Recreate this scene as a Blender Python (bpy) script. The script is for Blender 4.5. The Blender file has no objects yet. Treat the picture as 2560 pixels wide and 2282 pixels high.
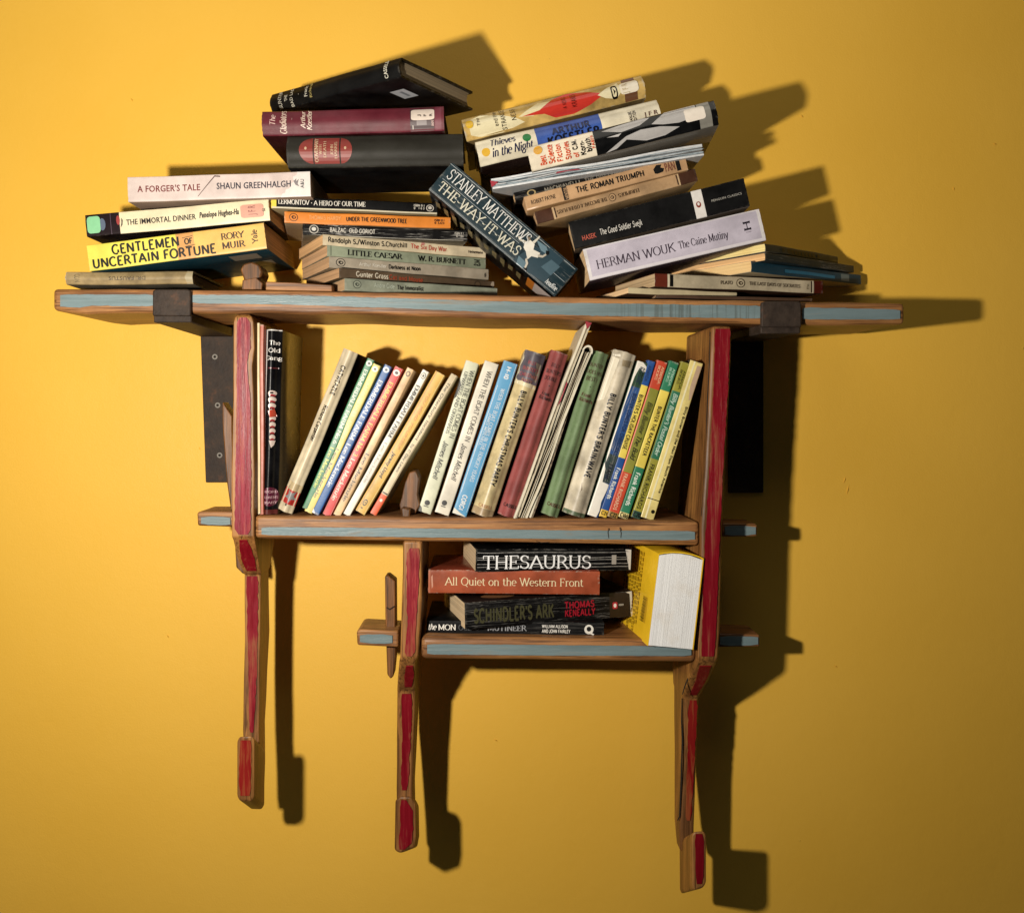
import bpy, bmesh, math, random
from mathutils import Vector, Matrix, noise
R = math.radians
random.seed(7)
scn = bpy.context.scene
col = scn.collection

# ---------------------------------------------------------------- camera
# The wall is the plane y = 0, the room lies at y < 0.  FD: focal length in photo pixels, CD: camera distance.
FD, CD, VX, VY = 2300.0, 1.2, 1220.0, 1030.0
cam_d = bpy.data.cameras.new('camera')
cam = bpy.data.objects.new('camera', cam_d); col.objects.link(cam)
cam.location = (0, -CD, 0); cam.rotation_euler = (R(90), 0, 0)
cam_d.sensor_width = 36; cam_d.sensor_fit = 'HORIZONTAL'
cam_d.lens = 36 * FD / 2560
cam_d.shift_x = (1280 - VX) / 2560
cam_d.shift_y = -(1141 - VY) / 2560
cam_d.clip_start = 0.02; cam_d.clip_end = 50
scn.camera = cam

# ---------------------------------------------------------------- light
w = bpy.data.worlds.new('World'); scn.world = w; w.use_nodes = True
w.node_tree.nodes['Background'].inputs[0].default_value = (0.80, 0.95, 1.0, 1)
w.node_tree.nodes['Background'].inputs[1].default_value = 0.022
# one bare room lamp at the left; its shade throws most of the light up and to the right
ld = bpy.data.lights.new('room_lamp', 'POINT')
ld.energy = 48; ld.color = (1.0, 0.92, 0.80); ld.shadow_soft_size = 0.018
lamp = bpy.data.objects.new('room_lamp', ld); col.objects.link(lamp)
lamp.location = (-0.345, -0.92, 0.005)
ld.use_nodes = True
lt = ld.node_tree
em = lt.nodes['Emission']
ge = lt.nodes.new('ShaderNodeNewGeometry')
dt = lt.nodes.new('ShaderNodeVectorMath'); dt.operation = 'DOT_PRODUCT'; dt.inputs[1].default_value = Vector((0.0, 1, 0.40)).normalized()
ab = lt.nodes.new('ShaderNodeMath'); ab.operation = 'ABSOLUTE'
mx = lt.nodes.new('ShaderNodeMath'); mx.operation = 'MAXIMUM'; mx.inputs[1].default_value = 0.05
pw = lt.nodes.new('ShaderNodeMath'); pw.operation = 'POWER'; pw.inputs[1].default_value = 0.7
lt.links.new(ge.outputs['Incoming'], dt.inputs[0]); lt.links.new(dt.outputs['Value'], ab.inputs[0])
lt.links.new(ab.outputs[0], mx.inputs[0]); sy = lt.nodes.new('ShaderNodeSeparateXYZ'); lt.links.new(ge.outputs['Incoming'], sy.inputs[0])
ay = lt.nodes.new('ShaderNodeMath'); ay.operation = 'ABSOLUTE'; lt.links.new(sy.outputs['Y'], ay.inputs[0])
my = lt.nodes.new('ShaderNodeMath'); my.operation = 'MAXIMUM'; my.inputs[1].default_value = 0.15; lt.links.new(ay.outputs[0], my.inputs[0])
py = lt.nodes.new('ShaderNodeMath'); py.operation = 'POWER'; py.inputs[1].default_value = -0.5; lt.links.new(my.outputs[0], py.inputs[0])
mm_ = lt.nodes.new('ShaderNodeMath'); mm_.operation = 'MULTIPLY'
lt.links.new(mx.outputs[0], pw.inputs[0]); lt.links.new(pw.outputs[0], mm_.inputs[0]); lt.links.new(py.outputs[0], mm_.inputs[1])
lt.links.new(mm_.outputs[0], em.inputs['Strength'])
# soft light that comes back from the ceiling of the room
ad = bpy.data.lights.new('ceiling_bounce', 'AREA'); ad.shape = 'RECTANGLE'; ad.size = 1.4; ad.size_y = 0.9
ad.energy = 5.2; ad.color = (1.0, 0.93, 0.80)
al = bpy.data.objects.new('ceiling_bounce', ad); col.objects.link(al)
al.location = (-0.05, -0.75, 1.35); al.rotation_euler = (Vector((0.1, 0, 0.1)) - al.location).to_track_quat('-Z', 'Y').to_euler()
scn.view_settings.view_transform = 'Standard'
scn.view_settings.look = 'None'
scn.view_settings.exposure = 0.0
scn.view_settings.gamma = 1.0
scn.cycles.use_denoising = True


def P(px, py, d):
    """point at distance d in front of the wall, seen at photo pixel (px, py)"""
    z = CD - d
    return Vector(((px - VX) / FD * z, -d, -(py - VY) / FD * z))


# ---------------------------------------------------------------- materials
def s2l(c):
    return tuple((x / 255 / 12.92 if x <= 10 else ((x / 255 + 0.055) / 1.055) ** 2.4) for x in c)


def hexc(h):
    h = h.lstrip('#')
    return s2l(tuple(int(h[i:i + 2], 16) for i in (0, 2, 4)))


class NT:
    def __init__(s, name):
        s.m = bpy.data.materials.new(name); s.m.use_nodes = True
        s.t = s.m.node_tree; s.b = s.t.nodes['Principled BSDF']
    def n(s, typ, **kw):
        x = s.t.nodes.new(typ)
        for k, v in kw.items():
            if k.startswith('i_'):
                x.inputs[int(k[2:])].default_value = v
            else:
                setattr(x, k, v)
        return x
    def l(s, a, b):
        s.t.links.new(a, b)
    def coords(s, scale=(1, 1, 1), rnd=True, kind='Object'):
        tc = s.n('ShaderNodeTexCoord')
        mp = s.n('ShaderNodeMapping'); mp.inputs['Scale'].default_value = scale
        s.l(tc.outputs[kind], mp.inputs[0])
        if rnd:
            oi = s.n('ShaderNodeObjectInfo')
            mu = s.n('ShaderNodeMath', operation='MULTIPLY', i_1=37.0)
            s.l(oi.outputs['Random'], mu.inputs[0])
            cb = s.n('ShaderNodeCombineXYZ')
            for i in range(3):
                s.l(mu.outputs[0], cb.inputs[i])
            s.l(cb.outputs[0], mp.inputs['Location'])
        return mp.outputs[0]
    def noise(s, vec, scale=5, detail=3, rough=0.55, dist=0.0):
        x = s.n('ShaderNodeTexNoise'); x.inputs['Scale'].default_value = scale
        x.inputs['Detail'].default_value = detail; x.inputs['Roughness'].default_value = rough
        x.inputs['Distortion'].default_value = dist
        s.l(vec, x.inputs['Vector']); return x.outputs['Fac']
    def ramp(s, fac, stops):
        x = s.n('ShaderNodeValToRGB'); e = x.color_ramp.elements
        while len(e) < len(stops):
            e.new(0.5)
        for i, (p, c) in enumerate(stops):
            e[i].position = p
            e[i].color = (c, c, c, 1) if not hasattr(c, '__len__') else (*c[:3], 1)
        s.l(fac, x.inputs[0]); return x.outputs[0]
    def mix(s, fac, a, b, mode='MIX'):
        x = s.n('ShaderNodeMix', data_type='RGBA', blend_type=mode)
        for sock, v in ((x.inputs[0], fac), (x.inputs[6], a), (x.inputs[7], b)):
            if hasattr(v, 'links'):
                s.l(v, sock)
            elif hasattr(v, '__len__'):
                sock.default_value = (*v[:3], 1)
            else:
                sock.default_value = v
        return x.outputs[2]
    def math(s, op, a, b=0.0):
        x = s.n('ShaderNodeMath', operation=op)
        for i, v in enumerate((a, b)):
            if hasattr(v, 'links'):
                s.l(v, x.inputs[i])
            else:
                x.inputs[i].default_value = v
        return x.outputs[0]
    def bump(s, h, strength=0.3, dist=0.001):
        x = s.n('ShaderNodeBump'); x.inputs['Strength'].default_value = strength
        x.inputs['Distance'].default_value = dist
        s.l(h, x.inputs['Height']); s.l(x.outputs[0], s.b.inputs['Normal'])
    def base(s, c):
        if hasattr(c, 'links'):
            s.l(c, s.b.inputs['Base Color'])
        else:
            s.b.inputs['Base Color'].default_value = (*c[:3], 1)
    def rough(s, r):
        if hasattr(r, 'links'):
            s.l(r, s.b.inputs['Roughness'])
        else:
            s.b.inputs['Roughness'].default_value = r


_mc = {}
BS = [0.70]      # paper and print are a little darker than they look under the lamp


def bcol(h):
    c = hexc(h); m = sum(c) / 3
    k = BS[0] * (0.32 if m < 0.012 else 0.55 if m < 0.02 else 1.0)
    return tuple(x * k for x in c)


def cover_mat(h, rough=0.42, wear=0.3, crack=0.0, stain=0.15, cloth=0.0, side=False):
    key = ('cov', h, rough, wear, crack, stain, cloth, side, BS[0])
    if key in _mc:
        return _mc[key]
    c = bcol(h)
    lum = sum(c) / 3
    t = NT('cover_' + h)
    v = t.coords()
    big = t.noise(v, 35, 4, 0.6)
    dark = tuple(x * (1 - 0.45 * stain * 2) for x in c)
    lite = tuple(min(0.9, x * 1.08 + 0.004) for x in c)
    cc = t.mix(t.ramp(big, [(0.34, 0.0), (0.62, 1.0)]), dark, lite)
    if stain > 0.25:      # foxing / grime on old pale paper
        st = t.noise(v, 90, 5, 0.7)
        cc = t.mix(t.math('MULTIPLY', t.ramp(st, [(0.54, 0), (0.72, 1)]), min(1, stain)), cc, tuple(x * 0.55 for x in (c[0], c[1] * 0.85, c[2] * 0.65)))
    if crack > 0:
        vv = t.coords((6, 260, 260))
        ck = t.noise(vv, 1.0, 4, 0.65, 0.6)
        m = t.ramp(ck, [(0.49, 0), (0.500, 1), (0.506, 1), (0.516, 0)])
        gate = t.ramp(t.noise(v, 22, 2), [(0.40, 0), (0.55, 1)])
        m = t.math('MULTIPLY', m, t.math('MULTIPLY', gate, crack))
        cc = t.mix(m, cc, (0.45, 0.43, 0.40))
    if wear > 0:          # rubbed corners and edges where the board shows through
        tc = t.n('ShaderNodeTexCoord'); sp = t.n('ShaderNodeSeparateXYZ'); t.l(tc.outputs['Generated'], sp.inputs[0])
        ez = t.math('ABSOLUTE', t.math('SUBTRACT', sp.outputs[1 if side else 2], 0.5))
        ex = t.math('ABSOLUTE', t.math('SUBTRACT', sp.outputs[0], 0.5))
        e1 = t.ramp(ez, [(0.485 if side else 0.44, 0), (0.5, 1)]); e2 = t.ramp(ex, [(0.485, 0), (0.5, 1)])
        e = t.math('MAXIMUM', e1, e2)
        nz = t.ramp(t.noise(v, 160, 5, 0.75), [(0.50, 0), (0.62, 1)])
        m = t.math('MULTIPLY', t.math('MULTIPLY', e, nz), min(1.0, wear * 1.6))
        wc = (0.22, 0.20, 0.17) if lum < 0.06 else ((0.42, 0.38, 0.31) if lum < 0.4 else (0.36, 0.29, 0.2))
        if lum < 0.06:
            m = t.math('MULTIPLY', m, 0.6)
        cc = t.mix(m, cc, wc)
    t.b.inputs['Specular IOR Level'].default_value = 0.14 if lum < 0.02 and rough > 0.2 else 0.28 if lum < 0.05 and rough > 0.2 else 0.45
    t.base(cc)
    rr = t.noise(v, 60, 3)
    t.rough(t.math('ADD', t.math('MULTIPLY', rr, 0.25), rough - 0.12))
    if cloth > 0:
        wv = t.noise(t.coords((1, 1, 1)), 1800, 2)
        t.bump(wv, 0.5 * cloth, 0.0006)
    else:
        t.bump(t.noise(v, 120, 4, 0.6), 0.04 if rough < 0.25 else 0.18, 0.0008)
    _mc[key] = t.m
    return t.m


def ink_mat(h, rough=0.5, fade=0.0, base='ffffff'):
    key = ('ink', h, rough, fade, base, BS[0])
    if key in _mc:
        return _mc[key]
    t = NT('ink_' + h)
    c = bcol(h)
    if fade > 0:
        f = t.ramp(t.noise(t.coords(), 160, 4, 0.7), [(0.42, 0), (0.62, 1)])
        t.base(t.mix(t.math('MULTIPLY', f, fade), c, bcol(base)))
    else:
        t.base(t.mix(t.noise(t.coords(), 200, 3), tuple(x * 0.85 for x in c), tuple(min(.9, x * 1.1) for x in c)))
    t.rough(rough)
    _mc[key] = t.m
    return t.m


def page_mat(h, n=1400, contrast=0.35):
    key = ('pg', h, n, BS[0])
    if key in _mc:
        return _mc[key]
    c = tuple(min(0.86, x * 1.35 + 0.03) for x in hexc(h))
    t = NT('pages_' + h)
    v = t.coords((3, 3, n))
    a = t.noise(v, 1.0, 2, 0.7)
    v2 = t.coords((2, 2, n * 0.22))
    b = t.noise(v2, 1.0, 2, 0.6)
    s = t.math('ADD', t.math('MULTIPLY', a, 0.6), t.math('MULTIPLY', b, 0.4))
    cc = t.mix(t.ramp(s, [(0.38, 0), (0.6, 1)]), tuple(x * (1 - contrast) for x in c), tuple(min(.9, x * 1.1) for x in c))
    st = t.noise(t.coords(), 40, 4, 0.6)
    cc = t.mix(t.math('MULTIPLY', t.ramp(st, [(0.5, 0), (0.75, 1)]), 0.35), cc, tuple(x * y for x, y in zip(c, (0.75, 0.62, 0.45))))
    t.base(cc); t.rough(0.85)
    t.bump(s, 0.8, 0.0008)
    _mc[key] = t.m
    return t.m


def wood_mat(name, axis='X', c1='ac7b49', c2='865a34', c3='50331c', rough=0.42, sc=1.0):
    key = ('wd', name)
    if key in _mc:
        return _mc[key]
    t = NT(name)
    s = {'X': (2.2, 26, 26), 'Z': (26, 26, 2.2), 'Y': (26, 2.2, 26)}[axis]
    v = t.coords(tuple(x * sc for x in s))
    a = t.noise(v, 1.0, 5, 0.62, 1.6)
    s2 = {'X': (7, 330, 330), 'Z': (330, 330, 7), 'Y': (330, 7, 330)}[axis]
    b = t.noise(t.coords(s2), 1.0, 4, 0.7, 0.3)
    cc = t.ramp(a, [(0.30, hexc(c3)), (0.47, hexc(c2)), (0.66, hexc(c1))])
    cc = t.mix(t.ramp(b, [(0.40, 0.85), (0.50, 0)]), cc, hexc(c3))
    dirt = t.noise(t.coords(), 14, 4, 0.65)
    cc = t.mix(t.math('MULTIPLY', t.ramp(dirt, [(0.5, 0), (0.75, 1)]), 0.45), cc, hexc('4a2e1c'))
    t.base(cc)
    t.rough(t.math('ADD', t.math('MULTIPLY', b, 0.3), rough - 0.1))
    t.bump(t.math('ADD', t.math('MULTIPLY', b, 0.6), t.math('MULTIPLY', a, 0.4)), 0.45, 0.0016)
    t.b.inputs['Coat Weight'].default_value = 0.05
    t.b.inputs['Specular IOR Level'].default_value = 0.35
    t.b.inputs['Coat Roughness'].default_value = 0.3
    _mc[key] = t.m
    return t.m


def paint_mat(name, axis, c1, c2, wood, amt=0.4, rough=0.36, cross=False, hi=None):
    if name in _mc:
        return _mc[name]
    t = NT(name)
    s2 = {'X': (11, 170, 170), 'Z': (170, 170, 11)}[axis]
    b = t.noise(t.coords(s2), 1.0, 5, 0.7, 0.5)
    big = t.noise(t.coords(), 13, 3, 0.6)
    cc = t.mix(t.ramp(b, [(0.35, 0), (0.65, 1)]), hexc(c1), hexc(c2))
    m = t.math('ADD', t.math('MULTIPLY', b, 0.65), t.math('MULTIPLY', big, 0.35))
    cc = t.mix(t.ramp(m, [(0.57 - 0.10 * amt, 0), (0.70 - 0.08 * amt, 0.95)]), cc, hexc(wood))
    if hi:        # rubbed pale streaks along the grain
        hs = t.noise(t.coords((230, 230, 13) if axis == 'Z' else (13, 230, 230)), 1.0, 5, 0.75, 0.4)
        gt = t.ramp(t.noise(t.coords((20, 20, 7)), 1.0, 3), [(0.42, 0.15), (0.62, 1)])
        cc = t.mix(t.math('MULTIPLY', t.ramp(hs, [(0.52, 0), (0.62, 0.9)]), gt), cc, hexc(hi))
    if cross:     # vertical sanding marks on part of the blue edge
        cv = t.noise(t.coords((190, 4, 4), rnd=False), 1.0, 3, 0.7)
        tc = t.n('ShaderNodeTexCoord'); sp = t.n('ShaderNodeSeparateXYZ'); t.l(tc.outputs['Object'], sp.inputs[0])
        g = t.ramp(t.math('ADD', t.math('MULTIPLY', sp.outputs[0], 1.0), 0.5), [(0.62, 0), (0.70, 1), (0.90, 0.6), (0.94, 0)])
        cc = t.mix(t.math('MULTIPLY', t.ramp(cv, [(0.50, 0), (0.60, 0.75)]), g), cc, hexc('525a58'))
    t.base(cc)
    t.rough(t.math('ADD', t.math('MULTIPLY', b, 0.5), rough - 0.2))
    t.b.inputs['Specular IOR Level'].default_value = 0.22
    t.bump(b, 0.7, 0.0012)
    _mc[name] = t.m
    return t.m


# ---------------------------------------------------------------- mesh helpers
def link(name, me, mats, parent=None):
    o = bpy.data.objects.new(name, me); col.objects.link(o)
    for m in (mats if isinstance(mats, (list, tuple)) else [mats]):
        me.materials.append(m)
    if parent:
        o.parent = parent
    return o


def mesh(name, verts, faces, mats, parent=None, midx=None, smooth=None, normals=True):
    me = bpy.data.meshes.new(name)
    me.from_pydata([tuple(v) for v in verts], [], faces)
    if midx:
        me.polygons.foreach_set('material_index', midx)
    me.validate()
    if normals:
        bm = bmesh.new(); bm.from_mesh(me)
        bmesh.ops.recalc_face_normals(bm, faces=bm.faces)
        bm.to_mesh(me); bm.free()
    if smooth:
        for p in me.polygons:
            p.use_smooth = True
        me.set_sharp_from_angle(angle=R(smooth))
    return link(name, me, mats, parent)


def bevel(o, w=0.003, seg=3, ang=25):
    m = o.modifiers.new('bevel', 'BEVEL'); m.width = w; m.segments = seg
    m.limit_method = 'ANGLE'; m.angle_limit = R(ang); m.harden_normals = False
    for p in o.data.polygons:
        p.use_smooth = True
    o.data.set_sharp_from_angle(angle=R(60))
    return o


def tag(o, label=None, cat=None, group=None, kind=None):
    if label: o['label'] = label
    if cat: o['category'] = cat
    if group: o['group'] = group
    if kind: o['kind'] = kind
    return o


def empty(name, loc):
    o = bpy.data.objects.new(name, None); col.objects.link(o); o.location = loc
    o.empty_display_size = 0.02
    return o


# ---------------------------------------------------------------- lettering
# A small skeleton alphabet (cap height 10, x-height 6.7).  L: stroke with serifs, l: without, t: thin, c: arc, o: dot
GL = {
'A': (9.4, 'L .5 0 4.7 10;L 4.7 10 8.9 0;t 2 3.4 7.2 3.4'),
'B': (7.8, 'L 1.6 0 1.6 10;t 1.6 10 4 10;c 4 7.6 2.3 2.4 -90 90;t 1.6 5.2 4 5.2;c 4 2.6 2.9 2.6 -90 90;t 1.6 0 4 0'),
'C': (9, 'c 5 5 4.2 5.1 45 315;t 8 9.4 8 6.8'),
'D': (9.4, 'L 1.6 0 1.6 10;t 1.6 10 4 10;c 4 5 4.4 5 -90 90;t 1.6 0 4 0'),
'E': (7.6, 'L 1.6 0 1.6 10;t 1.6 10 6.6 10;t 6.6 10 6.6 8;t 1.6 5.2 5.2 5.2;t 5.2 6.3 5.2 4.1;t 1.6 0 6.9 0;t 6.9 0 6.9 2.1'),
'F': (7.2, 'L 1.6 0 1.6 10;t 1.6 10 6.6 10;t 6.6 10 6.6 8;t 1.6 5.2 5.2 5.2;t 5.2 6.3 5.2 4.1'),
'G': (9.6, 'c 5 5 4.2 5.1 45 300;t 8 9.4 8 6.8;L 7.9 .9 7.9 4.4'),
'H': (9.8, 'L 1.6 0 1.6 10;L 8.2 0 8.2 10;t 1.6 5.2 8.2 5.2'),
'I': (4.4, 'L 2.2 0 2.2 10'),
'J': (5.2, 'L 3.4 2 3.4 10;c 1.7 2 1.7 2.4 180 360'),
'K': (9.2, 'L 1.6 0 1.6 10;L 7.8 10 1.8 4.4;L 3.8 6 8.4 0'),
'L': (7.4, 'L 1.6 0 1.6 10;t 1.6 0 6.9 0;t 6.9 0 6.9 2.3'),
'M': (11.4, 'L 1.6 0 1.6 10;l 1.6 10 5.7 1;l 5.7 1 9.8 10;L 9.8 0 9.8 10'),
'N': (9.8, 'L 1.6 0 1.6 10;l 1.6 10 8.2 0;L 8.2 0 8.2 10'),
'O': (10, 'c 5 5 4.3 5.1 0 360'),
'P': (7.6, 'L 1.6 0 1.6 10;t 1.6 10 4 10;c 4 7.3 2.7 2.7 -90 90;t 1.6 4.6 4 4.6'),
'Q': (10, 'c 5 5 4.3 5.1 0 360;l 5.4 .6 8.8 -2.4'),
'R': (8.6, 'L 1.6 0 1.6 10;t 1.6 10 4 10;c 4 7.5 2.6 2.5 -90 90;t 1.6 5 4 5;L 4.2 5 8.2 0'),
'S': (7.2, 'c 3.6 7.6 2.4 2.4 20 270;c 3.6 2.6 2.7 2.6 -160 90;t 6 9.6 6 7.6;t .9 2.4 .9 .4'),
'T': (8.4, 'L 4.2 0 4.2 10;t .6 10 7.8 10;t .6 10 .6 7.8;t 7.8 10 7.8 7.8'),
'U': (9.4, 'L 1.6 3.4 1.6 10;L 7.8 3.4 7.8 10;c 4.7 3.4 3.1 3.4 180 360'),
'V': (9.2, 'L .5 10 4.6 0;L 4.6 0 8.7 10'),
'W': (13, 'L .5 10 3.8 0;l 3.8 0 6.5 10;l 6.5 10 9.2 0;L 9.2 0 12.5 10'),
'X': (9, 'L .6 10 8.4 0;L .6 0 8.4 10'),
'Y': (8.8, 'L .4 10 4.4 4.8;L 8.4 10 4.4 4.8;L 4.4 0 4.4 4.8'),
'Z': (8, 't .8 10 7 10;l 7 10 .8 0;t .8 0 7.2 0;t .8 10 .8 8;t 7.2 0 7.2 2'),
'a': (6.6, 'c 3 2 2 1.9 90 360;l 5 0 5 4.6;c 3 4.6 2 2.1 0 160'),
'b': (7.2, 'L 1.5 10 1.5 10.01;l 1.5 0 1.5 10;c 3.9 3.3 2.5 3.4 -150 150'),
'c': (6.2, 'c 3.5 3.3 2.8 3.4 45 315'),
'd': (7.2, 'L 5.7 0 5.7 10;c 3.3 3.3 2.5 3.4 30 330'),
'e': (6.4, 'c 3.3 3.3 2.7 3.4 0 310;t .8 3.6 6 3.6'),
'f': (4.6, 'L 2 0 2 8;c 3.6 8 1.6 2 40 180;t .5 6.4 3.9 6.4'),
'g': (6.8, 'c 3.2 4.2 2.3 2.5 0 360;c 3.2 -.8 2.7 2 0 360;t 5 6 6.6 6.8'),
'h': (7.4, 'L 1.6 0 1.6 10;c 3.8 4.5 2.2 2.2 0 150;L 6 0 6 4.5'),
'i': (3.6, 'L 1.8 0 1.8 6.6;o 1.8 9.2'),
'j': (3.6, 'L 2.2 -1 2.2 6.6;c .9 -1 1.3 2 180 360;o 2.2 9.2'),
'k': (7, 'L 1.6 0 1.6 10;t 5.6 6.4 1.8 2.8;L 3 4 6.4 0'),
'l': (3.6, 'L 1.8 0 1.8 10'),
'm': (11, 'L 1.6 0 1.6 6.6;c 3.6 4.6 2 2.1 0 150;L 5.6 0 5.6 4.6;c 7.6 4.6 2 2.1 0 150;L 9.6 0 9.6 4.6'),
'n': (7.4, 'L 1.6 0 1.6 6.6;c 3.8 4.5 2.2 2.2 0 150;L 6 0 6 4.5'),
'o': (6.8, 'c 3.4 3.3 2.8 3.4 0 360'),
'p': (7.2, 'L 1.6 -3 1.6 6.6;c 3.9 3.3 2.5 3.4 -150 150'),
'q': (7.2, 'L 5.7 -3 5.7 6.6;c 3.3 3.3 2.5 3.4 30 330'),
'r': (5.2, 'L 1.6 0 1.6 6.6;c 3.6 4.6 2 2.1 50 160'),
's': (5.4, 'c 2.7 4.9 1.7 1.8 30 270;c 2.7 1.7 1.9 1.7 -150 90'),
't': (4.6, 'l 1.9 1.6 1.9 8.8;c 3.2 1.6 1.3 1.7 180 320;t .4 6.5 3.9 6.5'),
'u': (7.4, 'L 1.5 2.2 1.5 6.6;L 5.8 0 5.8 6.6;c 3.65 2.2 2.15 2.3 180 340'),
'v': (6.8, 'L .5 6.6 3.4 0;L 3.4 0 6.3 6.6'),
'w': (9.6, 'L .5 6.6 2.8 0;l 2.8 0 4.8 6.6;l 4.8 6.6 6.8 0;L 6.8 0 9.1 6.6'),
'x': (6.6, 'L .6 6.6 6 0;L .6 0 6 6.6'),
'y': (6.8, 'L .5 6.6 3.4 0;L 6.3 6.6 2.4 -3'),
'z': (6, 't .7 6.6 5.2 6.6;l 5.2 6.6 .7 0;t .7 0 5.4 0'),
"'": (2.4, 'l 1.2 10 1.2 7.6'), '.': (2.8, 'o 1.4 .6'), ',': (2.8, 'l 1.4 .8 .8 -1.6'),
'-': (4, 't .4 3.4 3.6 3.4'), '*': (4, 'o 2 4.6'), '/': (6, 'l .6 -1 5.4 11'), '!': (3, 'l 1.5 3 1.5 10;o 1.5 .6'),
'&': (9, 'c 4 7.8 1.9 2.1 -40 220;l 2.6 6.4 8.4 0;c 3.6 2.6 2.8 2.6 110 350'),
'(': (3, 'l 2 11 1 5;l 1 5 2 -1'), '6': (6.4, 'c 3.2 3 2.5 3 0 360;l .8 3.6 3.6 10'),
'3': (6.4, 'c 3 7.5 2.2 2.4 -90 140;c 3 2.6 2.5 2.6 -140 90'), '2': (6.4, 'c 3 7.4 2.2 2.5 0 160;l 5.1 6.8 .8 0;t .8 0 5.4 0'),
'1': (4.4, 'L 2.4 0 2.4 10'), '0': (6.4, 'c 3.2 5 2.5 5 0 360'), '?': (5, 'c 2.5 7.6 2 2.3 -60 170;l 2.8 5.4 2.8 3;o 2.8 .6'),
}


def glyph_text(text, thick=1.5, thin=0.55, serif=True, shear=0.0, track=0.0, sw=1.15):
    """returns verts [(x, y, layer)], faces"""
    V, F = [], []
    x0 = 0.0
    lay = [0]
    def width(dx, dy, force=None):
        if force is not None:
            return force
        L = math.hypot(dx, dy) or 1
        a = math.atan2(dy, dx)
        k = abs(math.sin(a - R(-14)))
        return thin + (thick - thin) * k ** 1.3
    def ribbon(pts, force=None):
        lay[0] = (lay[0] + 1) % 9
        n = len(pts); base = len(V)
        for i, (x, y) in enumerate(pts):
            a = pts[max(0, i - 1)]; b = pts[min(n - 1, i + 1)]
            dx, dy = b[0] - a[0], b[1] - a[1]
            L = math.hypot(dx, dy) or 1
            wd = width(dx, dy, force) / 2
            nx, ny = -dy / L * wd, dx / L * wd
            V.append((x + nx, y + ny, lay[0])); V.append((x - nx, y - ny, lay[0]))
        for i in range(n - 1):
            k = base + 2 * i
            F.append((k, k + 1, k + 3, k + 2))
    for ch in text:
        if ch == ' ':
            x0 += 4.2 + track; continue
        if ch not in GL:
            x0 += 5 + track; continue
        adv, spec = GL[ch]
        segs = []
        for s in spec.split(';'):
            p = s.split(); k = p[0]; q = [float(z) for z in p[1:]]
            if k == 't' and not serif and abs(q[0] - q[2]) < .1 and abs(q[1] - q[3]) < 2.8:
                continue
            if k in 'Llt':
                a, b = (q[0] + x0, q[1]), (q[2] + x0, q[3])
                ribbon([a, b], thin * 1.1 if k == 't' else None)
                if k == 'L' and serif:
                    segs.append((a, b))
            elif k == 'c':
                cx, cy, rx, ry, a0, a1 = q
                n = max(5, int(abs(a1 - a0) / 24))
                ribbon([(cx + x0 + rx * math.cos(R(a0 + (a1 - a0) * i / n)), cy + ry * math.sin(R(a0 + (a1 - a0) * i / n))) for i in range(n + 1)])
            elif k == 'o':
                r = thick * 0.62; lay[0] = (lay[0] + 1) % 9; base = len(V)
                for i in range(8):
                    V.append((q[0] + x0 + r * math.cos(i * math.pi / 4), q[1] + r * math.sin(i * math.pi / 4), lay[0]))
                F.append(tuple(range(base, base + 8)))
        if serif:
            ends = [e for ab in segs for e in ab]
            for ab in segs:
                for e in ab:
                    if ends.count(e) > 1:
                        continue
                    if min(abs(e[1] - y) for y in (0, 10, 6.6, -3)) < 0.05:
                        lo = sw * (0.55 if (e[1] == 6.6 or (e[1] == 10 and ch.islower())) else 1)
                        ribbon([(e[0] - sw, e[1]), (e[0] + (sw if lo == sw else thick * .3), e[1])], thin * 1.15)
        x0 += adv + track
    V = [(x + shear * y, y, l) for x, y, l in V]
    return V, F


_bf = {}


def sans_text(text, bold=0.0, shear=0.0):
    cu = bpy.data.curves.new('tmp', 'FONT'); cu.body = text; cu.size = 10; cu.resolution_u = 2; cu.space_character = 1.0 + bold * 0.35
    cu.offset = bold; cu.fill_mode = 'BOTH' if False else cu.fill_mode
    o = bpy.data.objects.new('tmp', cu)
    me = bpy.data.meshes.new_from_object(o)
    k = 10 / 7.3
    V = [(v.co.x * k + shear * v.co.y * k, v.co.y * k, 0) for v in me.vertices]
    F = [tuple(p.vertices) for p in me.polygons]
    bpy.data.objects.remove(o); bpy.data.curves.remove(cu); bpy.data.meshes.remove(me)
    return V, F


FONT = {
    's': lambda s: sans_text(s, 0.12), 'b': lambda s: glyph_text(s, 2.3, 1.8, serif=False, track=.6), 'x': lambda s: glyph_text(s, 2.6, 2.0, serif=False, track=.9),
    'si': lambda s: sans_text(s, 0.1, 0.22), 'bi': lambda s: sans_text(s, 0.28, 0.22),
    'r': lambda s: glyph_text(s, 1.9, 0.8), 'R': lambda s: glyph_text(s, 2.5, 0.7, sw=1.6),
    'rl': lambda s: glyph_text(s, 1.5, 0.8, track=0.8),
    'm': lambda s: glyph_text(s, 1.3, 0.55),
    'i': lambda s: glyph_text(s, 1.9, 0.9, serif=False, shear=0.26), 'I': lambda s: glyph_text(s, 2.0, 0.7, serif=False, shear=0.3),
    'k': lambda s: glyph_text(s, 1.5, 1.0, serif=False, shear=0.12, track=0.5),
    'K': lambda s: glyph_text(s, 2.1, 1.2, serif=False, shear=0.0, track=0.9),
    'D': lambda s: glyph_text(s, 3.3, 0.5, serif=True, track=0.8, sw=1.8),
}


# ---------------------------------------------------------------- books
def nz(x, s):
    return noise.noise(Vector((x, s * 3.17, s * 1.3)))


class Book:
    pass


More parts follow.
